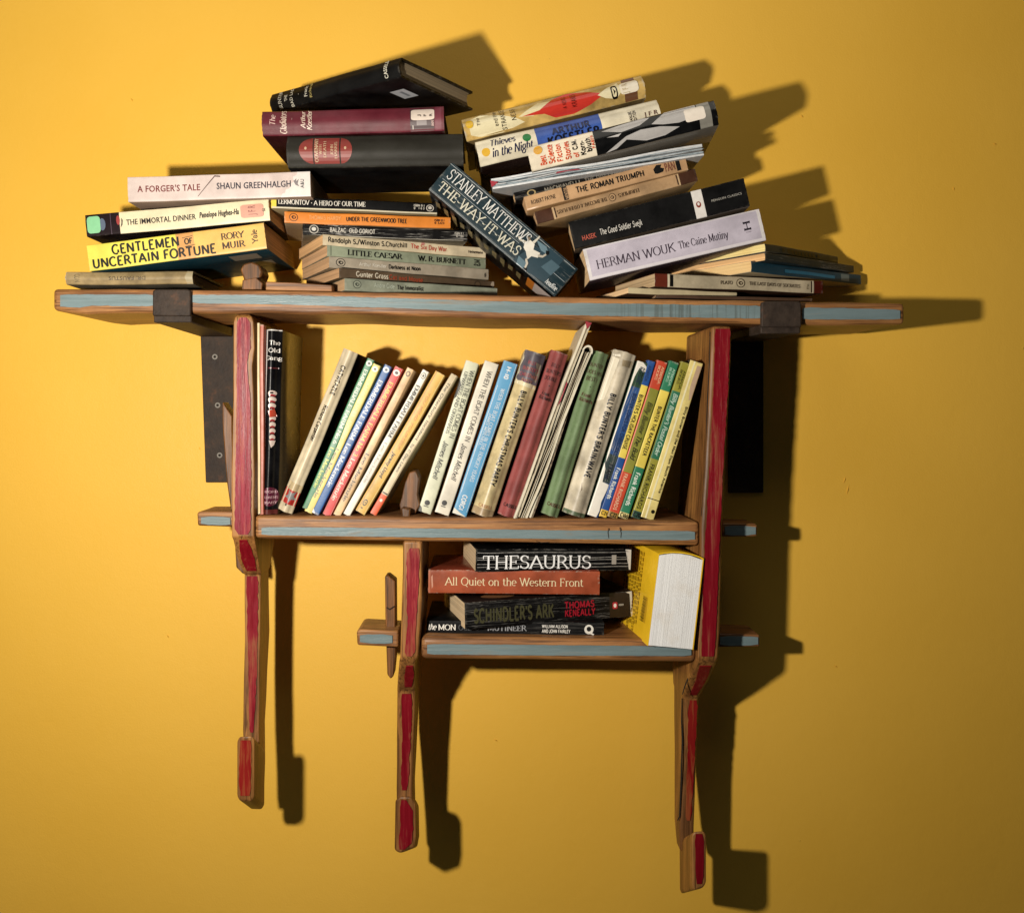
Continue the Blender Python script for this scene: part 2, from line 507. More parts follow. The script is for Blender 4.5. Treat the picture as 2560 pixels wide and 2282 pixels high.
def book(name, label, group, A, B, t, d, dB=None, W=0.111, hb=False, spine='222222', cover=None, under=None, pages='c9a77c',
         bands=(), texts=(), decos=(), wear=0.3, crack=0.0, rough=0.42, bulge=None, stain=0.15, cloth=0.0, lean=0.0, frame=None,
         cat='book', roll=0.0, sag=0.0, cover_t=None, pmat=None):
    seed = random.random() * 50
    # --- frame of the book: X along the spine, Y from spine to fore-edge, Z through the thickness
    if frame is None:
        a = P(A[0], A[1], d)
        if dB == 'flat':
            zc = (CD - d) * (VY - A[1]) / (VY - B[1]); b = P(B[0], B[1], CD - zc)
        else:
            b = P(B[0], B[1], d if dB is None else dB)
        T = t * (CD - (-(a.y + b.y) / 2)) / FD
        L = (b - a).length
        ux = (b - a).normalized()
        wy = Vector((0, 1, 0)); wy = (wy - wy.dot(ux) * ux).normalized()
        if roll:
            wy = Matrix.Rotation(R(roll), 3, ux) @ wy
        vz = ux.cross(wy)
        o0 = a - vz * (T / 2)
    else:
        o0, ux, wy, L, T = frame
        vz = ux.cross(wy)
    M = Matrix((ux, wy, vz)).transposed().to_4x4()
    # base point: the lowest side of the book
    vertical = abs(ux.z) > 0.7
    if vertical:
        base = Vector((L if ux.z < 0 else 0, W / 2, T / 2))
    else:
        base = Vector((L / 2, W / 2, 0 if vz.z > 0 else T))
    M.translation = o0 + M.to_3x3() @ base
    root = empty(name, (0, 0, 0)); root.matrix_world = M
    tag(root, label, cat, group)
    bl = bulge if bulge is not None else (T * 0.11 if hb else T * 0.015)
    th = cover_t or (0.0024 if hb else 0.00045)
    ov = 0.003 if hb else 0.0003
    rc = min(T * (0.22 if hb else 0.12), 0.004 if hb else 0.0012)

    def warp(p):
        u, w_, v = p
        k = u / L
        v2 = v + sag * math.sin(math.pi * k) * 1.0 + 0.0004 * nz(k * 3, seed) * 2
        y2 = w_ + lean * (v / T - 0.5) * T + 0.0006 * nz(k * 2.5, seed + 9)
        return Vector((u, y2, v2)) - base

    # profile in (w, v)
    prof = []
    nseg = 5
    for i in range(3):
        prof.append((W * (1 - i / 3 * 0.97), 0.0))
    def spf(v):
        q = (2 * v / T - 1) / (1 - 2 * rc / T)
        return -bl * max(0.0, 1 - q * q)
    for i in range(1, 3):
        a_ = R(90 * i / 3)
        prof.append((rc - rc * math.sin(a_) , rc - rc * math.cos(a_)))
    ns = 9
    for i in range(ns + 1):
        v = rc + (T - 2 * rc) * i / ns
        prof.append((spf(v) - spf(rc), v))
    for i in (2, 1):
        a_ = R(90 * i / 3)
        prof.append((rc - rc * math.sin(a_), T - rc + rc * math.cos(a_)))
    for i in (2, 1, 0):
        prof.append((W * (1 - i / 3 * 0.97), T))
    n = len(prof)
    kinds = []
    for i in range(n - 1):
        kinds.append(1 if i < 3 else (2 if i >= n - 4 else 0))
    # inner profile
    inn = []
    for i, p in enumerate(prof):
        a_ = prof[max(0, i - 1)]; b_ = prof[min(n - 1, i + 1)]
        dx, dy = b_[0] - a_[0], b_[1] - a_[1]; l_ = math.hypot(dx, dy) or 1
        # travelling from bottom fore-edge to spine to top fore-edge: the inside lies on the right-hand side
        nx, ny = dy / l_, -dx / l_
        inn.append((p[0] + nx * th, min(max(p[1] + ny * th, th), T - th)))
    us = set([0.0, 1.0] + [i / 10 for i in range(11)])
    for b0, b1, c_ in bands:
        us.add(b0); us.add(b1)
    us = sorted(us)
    ms = [cover_mat(spine, rough, wear, crack, stain, cloth)]
    cv = cover or spine
    ms.append(cover_mat(under or cv, rough, wear, 0, stain, cloth, True)); ms.append(cover_mat(cv, rough, wear, 0, stain, cloth, True))
    bm_ = {}
    for b0, b1, c_ in bands:
        if c_ not in bm_:
            bm_[c_] = len(ms); ms.append(cover_mat(c_, rough, wear, crack, stain, cloth))
    V, F, MI = [], [], []
    for u in us:
        jag = 0.0
        for q in prof:
            if u in (0.0, 1.0):
                jag = 0.0005 * nz(q[1] * 900 + u * 40, seed)
            V.append(warp((u * L + jag, q[0], q[1])))
        for q in inn:
            V.append(warp((u * L + jag, q[0], q[1])))
    S = 2 * n
    for j in range(len(us) - 1):
        mu = (us[j] + us[j + 1]) / 2
        bmi = 0
        for b0, b1, c_ in bands:
            if b0 <= mu <= b1:
                bmi = bm_[c_]
        for i in range(n - 1):
            a_, b_ = j * S + i, (j + 1) * S + i
            F.append((a_, a_ + 1, b_ + 1, b_)); MI.append(bmi if kinds[i] == 0 else kinds[i])
            a_ += n; b_ += n
            F.append((a_, b_, b_ + 1, a_ + 1)); MI.append(kinds[i] if kinds[i] else 1)
        for i in (0, n - 1):
            a_, b_ = j * S + i, (j + 1) * S + i
            F.append((a_, b_, b_ + n, a_ + n)); MI.append(1 if i == 0 else 2)
    for j in (0, len(us) - 1):
        for i in range(n - 1):
            a_ = j * S + i
            F.append((a_, a_ + n, a_ + n + 1, a_ + 1)); MI.append(kinds[i])
    cov = mesh('cover', V, F, ms, root, MI, smooth=50)
    # --- pages
    V, F = [], []
    pu = [ov + (L - 2 * ov) * i / 8 for i in range(9)]
    w0, w1 = th * 1.3 + (0.001 if hb else 0.0001), W - (ov if hb else 0.0004)
    v0, v1 = th * 1.02, T - th * 1.02
    ring = [(w1, v0), (w0 + .0006, v0), (w0 + spf(T * .3) * .9, T * .3), (w0 + spf(T * .5) * .9, T / 2), (w0 + spf(T * .7) * .9, T * .7), (w0 + .0006, v1), (w1, v1),
            (w1 - (0.0035 if hb else 0), T * .75), (w1 - (0.005 if hb else 0.0002), T / 2), (w1 - (0.0035 if hb else 0), T * .25)]
    for u in pu:
        for q in ring:
            V.append(warp((u, q[0], q[1])))
    k = len(ring)
    for j in range(8):
        for i in range(k):
            F.append((j * k + i, j * k + (i + 1) % k, (j + 1) * k + (i + 1) % k, (j + 1) * k + i))
    for j in (0, 8):
        F.append(tuple(j * k + i for i in range(k)))
    mesh('page_block', V, F, pmat or page_mat(pages), root)

    off = [0.00012]

    def surf(face, u, q, h):
        """u along the spine 0..1; q across the spine (0..1) or from the spine to the fore-edge"""
        if face == 'spine':
            v = q * T
            vv = min(max(v, rc), T - rc)
            y = spf(vv) - spf(rc)
            e = max(rc - v, v - (T - rc), 0)
            if e > 0:
                y = rc - math.sqrt(max(rc * rc - e * e, 0))
            return warp((u * L, y - h, v))
        if face == 'under':
            return warp((u * L, q * W, -h))
        if face == 'over':
            return warp((u * L, q * W, T + h))
        if face == 'tail':
            return warp((0 - h, q * W, u * T))

    def put(nm, V2, F2, mat, face='spine', cut=True):
        """V2: [(u, q, layer)] in face units; draws it just off the surface"""
        bm = bmesh.new()
        lw = bm.verts.layers.float.new('lay')
        vs = []
        for x, y, l in V2:
            q_ = bm.verts.new((x, y, 0)); q_[lw] = l; vs.append(q_)
        for f in F2:
            try:
                bm.faces.new([vs[i] for i in f])
            except ValueError:
                pass
        bmesh.ops.triangulate(bm, faces=[f for f in bm.faces if len(f.verts) > 4])
        if cut and face == 'spine':
            for y in (rc * .3 / T, rc / T, 1 - rc / T, 1 - rc * .3 / T):
                bmesh.ops.bisect_plane(bm, geom=bm.verts[:] + bm.edges[:] + bm.faces[:], plane_co=(0, y, 0), plane_no=(0, 1, 0))
        if cut and face == 'spine':
            for i in range(1, 9):
                y = (rc + (T - 2 * rc) * i / 9) / T
                bmesh.ops.bisect_plane(bm, geom=bm.verts[:] + bm.edges[:] + bm.faces[:], plane_co=(0, y, 0), plane_no=(0, 1, 0))
        if cut:
            for i in range(1, 10):
                bmesh.ops.bisect_plane(bm, geom=bm.verts[:] + bm.edges[:] + bm.faces[:], plane_co=(i / 10, 0, 0), plane_no=(1, 0, 0))
        for v in bm.verts:
            v.co = surf(face, v.co.x, v.co.y, off[0] + v[lw] * 0.00001)
        me = bpy.data.meshes.new(nm)
        bm.to_mesh(me); bm.free()
        off[0] += 0.00011
        return link(nm, me, mat, cov)

    # decos: (name, colour, [(u, q)...], face='spine')
    for dc in decos:
        nm, colr, pts = dc[:3]; face = dc[3] if len(dc) > 3 else 'spine'
        mt = colr if not isinstance(colr, str) else ink_mat(colr, rough)
        put(nm, [(x, y, 0) for x, y in pts], [tuple(range(len(pts)))], mt, face)
    for tx in texts:
        s, u0, u1, q0, q1, colr, font = tx[:7]
        rot = tx[7] if len(tx) > 7 else 0
        fade = tx[8] if len(tx) > 8 else 0.0
        face = tx[9] if len(tx) > 9 else 'spine'
        V2, F2 = FONT[font](s)
        if not V2:
            continue
        xa = min(v[0] for v in V2); xb = max(v[0] for v in V2); w_ = (xb - xa) or 1
        out = []
        for x, y, l in V2:
            fx = (x - xa) / w_; fy = y / 10
            if rot == 0:
                out.append((u0 + fx * (u1 - u0), q0 + fy * (q1 - q0), l))
            elif rot == 1:     # text runs across the spine towards +v, its top towards -u
                out.append((u1 - fy * (u1 - u0), q0 + fx * (q1 - q0), l))
            else:
                out.append((u0 + fy * (u1 - u0), q1 - fx * (q1 - q0), l))
        put('lettering', out, F2, ink_mat(colr, rough, fade, spine if fade else 'ffffff'), face)
    r = Book(); r.root = root; r.cov = cov; r.L = L; r.T = T; r.put = put; r.surf = surf; r.W = W; r.base = base
    return r


def oval(u, q, ru, rq, n=16, a0=0, a1=360):
    return [(u + ru * math.cos(R(a0 + (a1 - a0) * i / n)), q + rq * math.sin(R(a0 + (a1 - a0) * i / n))) for i in range(n if a1 - a0 == 360 else n + 1)]


def rect(u0, u1, q0, q1):
    return [(u0, q0), (u1, q0), (u1, q1), (u0, q1)]


def rrect(u0, u1, q0, q1, r=0.2):
    ru, rq = (u1 - u0) * r, (q1 - q0) * r
    o = []
    for cx, cy, a in ((u1 - ru, q0 + rq, -90), (u1 - ru, q1 - rq, 0), (u0 + ru, q1 - rq, 90), (u0 + ru, q0 + rq, 180)):
        for i in range(4):
            o.append((cx + ru * math.cos(R(a + 30 * i)), cy + rq * math.sin(R(a + 30 * i))))
    return o


def line(u0, q0, u1, q1, wu, wq=None):
    """thin bar between two points; wu/wq: half widths along u and q"""
    wq = wq if wq is not None else 0
    return [(u0 - wu, q0 - wq), (u1 - wu, q1 - wq), (u1 + wu, q1 + wq), (u0 + wu, q0 + wq)]


def penguin(u, q, ru, rq, c, bg):
    """oval bird emblem: ring, inner oval, standing bird"""
    return [('emblem', c, oval(u, q, ru, rq)), ('emblem', bg, oval(u, q, ru * .84, rq * .84)),
            ('emblem', c, [(u + ru * x, q + rq * y) for x, y in ((-.55, .05), (-.25, .42), (.2, .38), (.6, .1), (.45, -.3), (.0, -.5), (-.3, -.3))]),
            ('emblem', bg, [(u + ru * x, q + rq * y) for x, y in ((-.2, .02), (.2, .2), (.4, 0), (.1, -.25))])]


TOP, MID, LOW = 'books piled on the top board', 'books leaning on the middle board', 'books on the lowest board'
# ---------------------------------------------------------------- wall
def build_wall():
    t = NT('painted_plaster')
    v = t.coords(rnd=False)
    a = t.noise(v, 2.2, 3, 0.5); b = t.noise(v, 420, 3, 0.6); c = t.noise(v, 48, 4, 0.62)
    cc = t.mix(t.ramp(a, [(0.35, 0), (0.65, 1)]), hexc('e6b33f'), hexc('ebb947'))
    spots = t.ramp(t.noise(v, 55, 2, 0.5), [(0.78, 0), (0.80, 1)])
    cc = t.mix(t.math('MULTIPLY', spots, 0.5), cc, hexc('c99f38'))
    t.base(cc); t.rough(t.math('ADD', t.math('MULTIPLY', c, 0.2), 0.42))
    t.b.inputs['Specular IOR Level'].default_value = 0.35
    h = t.math('ADD', t.math('MULTIPLY', b, 0.35), t.math('MULTIPLY', c, 0.65))
    h = t.math('ADD', h, t.math('MULTIPLY', spots, 0.8))
    t.bump(h, 0.42, 0.0015)
    V = [(-2.4, 0, -1.9), (2.4, 0, -1.9), (2.4, 0, 1.9), (-2.4, 0, 1.9), (-2.4, 0.1, -1.9), (2.4, 0.1, -1.9), (2.4, 0.1, 1.9), (-2.4, 0.1, 1.9)]
    F = [(0, 1, 2, 3), (4, 7, 6, 5), (0, 4, 5, 1), (1, 5, 6, 2), (2, 6, 7, 3), (3, 7, 4, 0)]
    o = mesh('wall', V, F, t.m); tag(o, kind='structure')
    # a few knocks in the paint
    for k, (x, y, a, L) in enumerate(((2488, 360, .4, 5), (2112, 1200, 1.9, 9), (2120, 1224, 1.8, 13), (2090, 1665, .6, 6), (2385, 472, 1.2, 5), (2005, 291, .8, 5), (420, 1590, 1.0, 5), (1240, 1850, .5, 6), (330, 250, .9, 5))):
        dx, dy = math.cos(a), math.sin(a)
        pts = [(x - dx * L, y - dy * L), (x - dy * 1.6, y + dx * 1.6), (x + dx * L, y + dy * L), (x + dy * 1.8, y - dx * 1.8)]
        Vc = [P(px, py, .0003) for px, py in pts] + [P(x, y, .0016)]
        mesh('paint_flake', Vc, [(0, 1, 4), (1, 2, 4), (2, 3, 4), (3, 0, 4)], t.m, o)
build_wall()

# ---------------------------------------------------------------- the shelf unit
oakx = wood_mat('oak_lengthwise', 'X'); oakz = wood_mat('oak_upright', 'Z', 'ab783f', '86592e', '4e3218')
oakt = wood_mat('oak_tenon', 'Z', '8a5a2e', '65401f', '38230f', sc=2)
blue = paint_mat('blue_paint', 'X', '647477', '728387', '7d6448', 0.14, 0.34)
bluec = paint_mat('blue_paint_scraped', 'X', '647477', '728387', '7d6448', 0.14, 0.34, cross=True)
redl = paint_mat('pink_red_paint', 'Z', '5a0414', '8e1630', '8a5834', 0.35, 0.36, hi='d07a72')
redm = paint_mat('worn_red_paint', 'Z', '6e0616', '861626', '8a5834', 0.55, 0.38, hi='b04a44')
redd = paint_mat('deep_red_paint', 'Z', '6a0714', '7e0f1d', '84543a', 0.25, 0.36)
redo = paint_mat('orange_red_paint', 'Z', '780d12', '8a2418', '90582f', 0.8, 0.38)


def iron():
    t = NT('rusty_iron')
    v = t.coords(); a = t.noise(v, 55, 5, 0.7); b = t.noise(v, 220, 3)
    t.base(t.ramp(a, [(0.36, hexc('2a221d')), (0.58, hexc('3a3029')), (0.78, hexc('5c4030'))]))
    t.rough(t.math('ADD', t.math('MULTIPLY', a, 0.4), 0.4)); t.b.inputs['Specular IOR Level'].default_value = 0.16
    t.bump(t.math('ADD', a, b), 0.3, 0.0012)
    return t.m
ironm = iron()
steel = NT('screw_steel'); steel.base((0.42, 0.40, 0.36)); steel.rough(0.45); steel.b.inputs['Metallic'].default_value = 0.25

unit = empty('wall_bookshelf', P(1220, 1340, 0.0))
tag(unit, 'wall bookshelf of worn oak boards and uprights with red and blue painted edges', 'bookshelf')


def to_unit(o):
    o.parent = unit; o.location = Vector(o.location) - unit.location
    return o


def sub(o, p):
    """parent a world-built mesh to a part whose origin sits at -unit.location"""
    o.parent = p; return o


def board(name, st, df, db, mat, wav=0.0, seed=1, bw=0.005, label=None):
    """st: (px, top y, bottom y) along the front edge"""
    V, F = [], []
    xs = []
    for (a, b) in zip(st[:-1], st[1:]):
        n = max(1, int((b[0] - a[0]) / 40))
        for i in range(n):
            k = i / n; xs.append(tuple(a[j] + (b[j] - a[j]) * k for j in range(3)))
    xs.append(st[-1])
    for i, (x, yt, yb) in enumerate(xs):
        wv = wav * nz(x / 110, seed) if 0 < i < len(xs) - 1 else 0
        wv2 = wav * nz(x / 160, seed + 7)
        T0 = P(x, yt, df); B0 = P(x, yb + wv, df)
        xm = T0.x
        bk = (i in (0, len(xs) - 1)) and 0.006 or 0
        inset = bk if i == 0 else -bk
        zt = T0.z + (0 if not wav else 0.0008 * nz(x / 90, seed + 3))
        fy = -df + 0.0012 * nz(x / 150, seed + 5)
        V += [(xm, fy, zt), (xm, fy, B0.z), (xm + inset, -db, B0.z - wv2 * 0.0003), (xm + inset, -db, zt)]
    n = len(xs)
    for i in range(n - 1):
        for j in range(4):
            F.append((i * 4 + j, i * 4 + (j + 1) % 4, (i + 1) * 4 + (j + 1) % 4, (i + 1) * 4 + j))
    F.append((0, 1, 2, 3)); F.append(tuple((n - 1) * 4 + j for j in range(4)))
    o = to_unit(bevel(mesh(name, V, F, mat), bw, 4))
    if label: o['label'] = label
    return o


def stripe(parent, st, df, mat, name='painted_strip', amp=1.2, seed=2, segs=24, axis='x', out=0.0008):
    """st for boards: (px, y0, y1); for uprights axis='z': (py, x0, x1, depth)"""
    V, F = [], []
    pts = []
    for a, b in zip(st[:-1], st[1:]):
        n = max(1 if axis == 'z' else 2, int(abs(b[0] - a[0]) / 9))
        for i in range(n):
            k = i / n; pts.append(tuple(p + (q - p) * k for p, q in zip(a, b)))
    pts.append(st[-1])
    n = len(pts)
    for i, p in enumerate(pts):
        e0 = amp * nz(p[0] / 14, seed); e1 = amp * nz(p[0] / 12, seed + 4)
        if i < 2 or i > n - 3:      # rounded ends of the painted band
            r = (2 - min(i, n - 1 - i)) * 1.1
        else:
            r = 0
        d = (p[3] if len(p) > 3 else df) + out
        lo, hi = p[1] + e0 + r, p[2] + e1 - r
        for k in range(4):
            q = lo + (hi - lo) * k / 3
            e = P(p[0], q, d) if axis == 'x' else P(q, p[0], d)
            if axis == 'x':
                e.y = -d + 0.0012 * nz(p[0] / 150, 0) * 0
            V.append(e)
    for i in range(n - 1):
        for k in range(3):
            F.append((i * 4 + k, i * 4 + k + 1, (i + 1) * 4 + k + 1, (i + 1) * 4 + k))
    o = mesh(name, V, F, mat)
    sm = o.modifiers.new('thickness', 'SOLIDIFY'); sm.thickness = 0.0012; sm.offset = 0
    o.parent = parent
    return o


# top board with its blue edge
top_st = [(132, 722, 776), (215, 722, 786), (300, 722, 784), (640, 725, 783), (900, 729, 786), (1300, 738, 796), (1640, 748, 806), (2000, 753, 812), (2262, 758, 811)]
tb = board('top_board', top_st, 0.168, 0.034, oakx, 3.0, 3, 0.0045)
stripe(tb, [(151, 736, 768), (200, 737, 769), (230, 737, 764), (300, 737, 766), (383, 736, 766)], 0.1685, blue, amp=1.5)
stripe(tb, [(482, 737, 759), (700, 738, 761), (1000, 746, 771), (1250, 754, 782), (1500, 759, 790), (1906, 764, 797)], 0.1685, bluec, amp=1.6)
stripe(tb, [(2006, 769, 799), (2130, 771, 799), (2250, 774, 799)], 0.1685, blue, amp=1.3)
# middle board
mid_st = [(636, 1288, 1345), (660, 1288, 1347), (1000, 1292, 1353), (1400, 1297, 1358), (1749, 1303, 1364)]
mb = board('middle_board', mid_st, 0.160, 0.004, oakx, 1.0, 11, 0.007)
stripe(mb, [(654, 1317, 1337), (1000, 1320, 1342), (1400, 1325, 1347), (1737, 1327, 1350)], 0.1605, blue, amp=1.0)
# lower board
low_st = [(1052, 1591, 1647), (1300, 1595, 1650), (1520, 1598, 1654), (1741, 1603, 1657)]
lb = board('lower_board', low_st, 0.160, 0.010, oakx, 1.0, 21, 0.006)
stripe(lb, [(1068, 1609, 1635), (1400, 1612, 1638), (1728, 1616, 1639)], 0.1605, blue, amp=1.0)
# cracks in the middle board's front edge
dark = NT('dark_gap'); dark.base((0.012, 0.007, 0.004)); dark.rough(0.9)


def crack_line(pts, d, w_=1.3, parent=None, name='crack'):
    V, F = [], []
    for i, (x, y) in enumerate(pts):
        a = pts[max(0, i - 1)]; b = pts[min(len(pts) - 1, i + 1)]
        dx, dy = b[0] - a[0], b[1] - a[1]; L = math.hypot(dx, dy)
        ww = w_ * (0.4 + 0.6 * math.sin(math.pi * (i + .6) / (len(pts) + .2)))
        V += [P(x - dy / L * ww, y + dx / L * ww, d), P(x + dy / L * ww, y - dx / L * ww, d)]
    for i in range(len(pts) - 1):
        F.append((2 * i, 2 * i + 1, 2 * i + 3, 2 * i + 2))
    o = mesh(name, V, F, dark.m)
    sm = o.modifiers.new('thickness', 'SOLIDIFY'); sm.thickness = 0.0006; sm.offset = 0
    o.parent = parent
    return o
crack_line([(1340, 1352), (1352, 1356), (1372, 1355)], 0.1605, .7, mb)
crack_line([(1521, 1320), (1520, 1332), (1522, 1345)], 0.162, 1.0, mb)
crack_line([(1549, 1318), (1553, 1332), (1552, 1344)], 0.162, 1.0, mb)


def upright(name, st, strips, seed=1):
    V, F = [], []
    full = []
    for a, b in zip(st[:-1], st[1:]):
        n = max(1, int((b[0] - a[0]) / 60))
        for i in range(n):
            k = i / n; full.append(tuple(p + (q - p) * k for p, q in zip(a, b)))
    full.append(st[-1])
    for i, (y, xl, xr, df, db) in enumerate(full):
        w1 = 1.0 * nz(y / 60, seed); w2 = 1.0 * nz(y / 70, seed + 3)
        a = P(xl + w1, y, df); b = P(xr + w2, y, df)
        V += [a, b, Vector((b.x, -db, b.z)), Vector((a.x, -db, a.z))]
    n = len(full)
    for i in range(n - 1):
        for j in range(4):
            F.append((i * 4 + j, i * 4 + (j + 1) % 4, (i + 1) * 4 + (j + 1) % 4, (i + 1) * 4 + j))
    F.append((0, 1, 2, 3)); F.append(tuple((n - 1) * 4 + j for j in range(4)))
    o = to_unit(bevel(mesh(name, V, F, oakz), 0.0055, 4, 20))
    def dep(y):
        for p, q in zip(st[:-1], st[1:]):
            if p[0] <= y <= q[0]:
                return p[3] + (q[3] - p[3]) * (y - p[0]) / max(1e-6, q[0] - p[0])
        return st[-1][3]
    for (pts, m) in strips:
        fine = []
        for a, b in zip(pts[:-1], pts[1:]):
            n = max(2, int((b[0] - a[0]) / 8))
            fine += [tuple(p + (q - p) * i / n for p, q in zip(a, b)) for i in range(n)]
        pts = [(p[0], p[1], p[2], dep(p[0])) for p in fine + [pts[-1]]]
        stripe(o, pts, 0, m, amp=2.6, seed=seed + pts[0][0] * .01, axis='z', out=0.0009)
    return o


upl = upright('upright', [(786, 594, 624, .160, .035), (793, 588, 630, .165, .035), (806, 584, 634, .165, .035), (870, 583, 636, .165, .035), (915, 583, 631, .165, .035), (1000, 583, 634, .165, .035), (1180, 579, 636, .165, .035), (1300, 579, 635, .165, .05), (1341, 579, 635, .165, .05),
      (1350, 583, 637, .162, .055), (1395, 594, 645, .145, .070), (1433, 609, 653, .130, .086), (1436, 611, 652, .127, .088), (1500, 611, 651, .126, .084), (1600, 612, 650, .126, .078), (1700, 609, 649, .127, .088), (1822, 607, 647, .130, .100),
      (1920, 609, 650, .132, .106), (1985, 610, 649, .132, .110)],
      [([(794, 599, 619, .165), (806, 593, 626, .165), (870, 592, 627, .165), (905, 593, 617, .165), (930, 592, 620, .165), (1000, 592, 626, .165), (1180, 589, 628, .165), (1322, 587, 627, .165), (1336, 594, 621, .165)], redl),
       ([(1350, 596, 620, .163), (1395, 603, 636, .146), (1426, 615, 643, .134)], redd),
       ([(1440, 616, 645, .127), (1600, 619, 644, .1265), (1700, 621, 641, .1268), (1830, 624, 634, .128)], redm),
], 5)
upm = upright('upright', [(1352, 1007, 1056, .165, .045), (1420, 1007, 1056, .165, .045), (1500, 1004, 1055, .165, .045), (1643, 1000, 1047, .165, .05), (1652, 998, 1040, .162, .05),
      (1690, 995, 1038, .142, .05), (1722, 993, 1039, .126, .05), (1726, 993, 1039, .122, .05), (1850, 992, 1036, .116, .06), (1972, 991, 1032, .116, .08), (2060, 992, 1034, .118, .088), (2110, 993, 1033, .119, .09)
],
      [([(1370, 1022, 1049, .165), (1384, 1017, 1050, .165), (1500, 1017, 1044, .165), (1560, 1019, 1041, .165), (1630, 1011, 1037, .165), (1640, 1015, 1034, .165)], redm),
       ([(1664, 1013, 1036, .156), (1690, 1011, 1034, .1425), (1716, 1010, 1031, .129)], redd),
       ([(1734, 1002, 1032, .1215), (1850, 1006, 1026, .116), (1974, 1002, 1020, .116)], redd),
], 9)
upr = upright('upright', [(815, 1778, 1830, .165, .035), (950, 1773, 1826, .165, .035), (1128, 1764, 1815, .165, .035), (1316, 1752, 1806, .165, .035), (1567, 1747, 1801, .165, .036),
      (1645, 1743, 1796, .165, .038), (1656, 1737, 1793, .160, .038), (1700, 1720, 1772, .130, .037), (1740, 1706, 1750, .104, .046), (1745, 1706, 1747, .101, .048), (1900, 1705, 1741, .098, .050), (2072, 1698, 1736, .101, .070), (2130, 1700, 1737, .101, .080)],
      [([(822, 1787, 1826, .165), (950, 1784, 1821, .165), (1128, 1776, 1810, .165), (1316, 1765, 1800, .165), (1567, 1755, 1790, .165), (1640, 1752, 1786, .165)], redd),
       ([(1664, 1748, 1780, .157), (1700, 1740, 1764, .131), (1736, 1722, 1744, .1075)], redd),
       ([(1750, 1722, 1744, .101), (1900, 1718, 1736, .098), (2050, 1714, 1728, .100)], redo),
], 13)
# glued seam and saw gaps on the right upright
crack_line([(1775, 830), (1774, 900), (1768, 1010), (1766, 1120), (1758, 1230), (1753, 1290)], 0.1628, 1.2, upr)
crack_line([(1741, 1640), (1733, 1665), (1722, 1690), (1712, 1715), (1706, 1735)], 0.128, 1.5, upr)
crack_line([(1705, 1745), (1704, 1800), (1706, 1850), (1703, 1950), (1699, 2040), (1694, 2050)], 0.1015, 1.8, upr)


def solid(name, pts, df, db, mat, parent=unit, bw=0.002, seg=3, drop=0.0):
    """polygon given in photo pixels on its front face (depth df), extruded back to db"""
    n = len(pts)
    fr = [P(x, y, df) for x, y in pts]
    V = fr + [Vector((p.x, -db, p.z - drop * (df - db))) for p in fr]
    F = [tuple(range(n)), tuple(range(2 * n - 1, n - 1, -1))] + [(i, i + n, (i + 1) % n + n, (i + 1) % n) for i in range(n)]
    o = bevel(mesh(name, V, F, mat), bw, seg)
    if parent is unit:
        to_unit(o)
    elif parent:
        o.parent = parent
    return o


# the blocks at the feet, glued on the front of each upright
f1 = solid('foot', [(592, 1852), (598, 1840), (630, 1838), (636, 1850), (635, 1990), (628, 2002), (599, 2001), (592, 1988)], .179, .130, oakz, bw=.0022, drop=.62)
stripe(f1, [(1850, 599, 629, .179), (1920, 598, 628, .179), (1988, 600, 627, .179)], 0, redo, amp=2.2, axis='z', out=.0007)
f2 = solid('foot', [(988, 2000), (1000, 1989), (1028, 1990), (1040, 2010), (1041, 2090), (1036, 2118), (1000, 2132), (986, 2124)], .145, .100, oakz, bw=.0026, drop=.45)
stripe(f2, [(1999, 1001, 1018, .145), (2026, 1001, 1032, .145), (2070, 1000, 1033, .145), (2106, 997, 1030, .145), (2122, 996, 1014, .145)], 0, redd, amp=2.0, axis='z', out=.0007)
f3 = solid('foot', [(1729, 2088), (1735, 2078), (1760, 2076), (1766, 2086), (1766, 2205), (1758, 2218), (1734, 2225), (1730, 2212)], .154, .086, oakz, bw=.0026, drop=.58)
stripe(f3, [(2084, 1738, 1759, .154), (2150, 1738, 1759, .154), (2208, 1740, 1757, .154)], 0, redd, amp=1.8, axis='z', out=.0007)
# through tenons with their wedges
t1 = solid('tenon', [(492, 1282), (500, 1278), (585, 1278), (585, 1317), (494, 1314)], .132, .075, oakx, bw=.003)
stripe(t1, [(503, 1291, 1311), (540, 1291, 1312), (576, 1292, 1313)], .1325, blue, amp=.8)
t2 = solid('tenon', [(891, 1578), (900, 1572), (996, 1577), (996, 1618), (893, 1613)], .132, .075, oakx, bw=.003)
stripe(t2, [(900, 1585, 1606), (940, 1585, 1608), (981, 1586, 1609)], .1325, blue, amp=.8)
t3 = solid('tenon', [(1806, 1307), (1893, 1310), (1893, 1341), (1806, 1342)], .110, .06, oakx, bw=.002)
stripe(t3, [(1812, 1314, 1338), (1850, 1314, 1338), (1889, 1315, 1337)], .1105, blue, amp=.5)
t4 = solid('tenon', [(1796, 1583), (1899, 1586), (1900, 1616), (1796, 1618)], .110, .06, oakx, bw=.002)
stripe(t4, [(1800, 1590, 1613), (1850, 1590, 1613), (1895, 1590, 1612)], .1105, blue, amp=.5)
wd = solid('wedge', [(962, 1440), (970, 1438), (988, 1452), (989, 1640), (984, 1690), (976, 1697), (968, 1686), (963, 1540)], .112, .088, oakt, bw=.0015)
crack_line([(966, 1518), (974, 1523), (986, 1515)], .1132, 1.6, wd)
solid('wedge', [(556, 1004), (580, 1040), (585, 1278), (577, 1278), (566, 1200), (556, 1060)], .112, .088, oakt, bw=.0015)
solid('wedge', [(586, 1350), (612, 1360), (616, 1436), (606, 1434), (590, 1418)], .105, .085, oakt, bw=.0015)
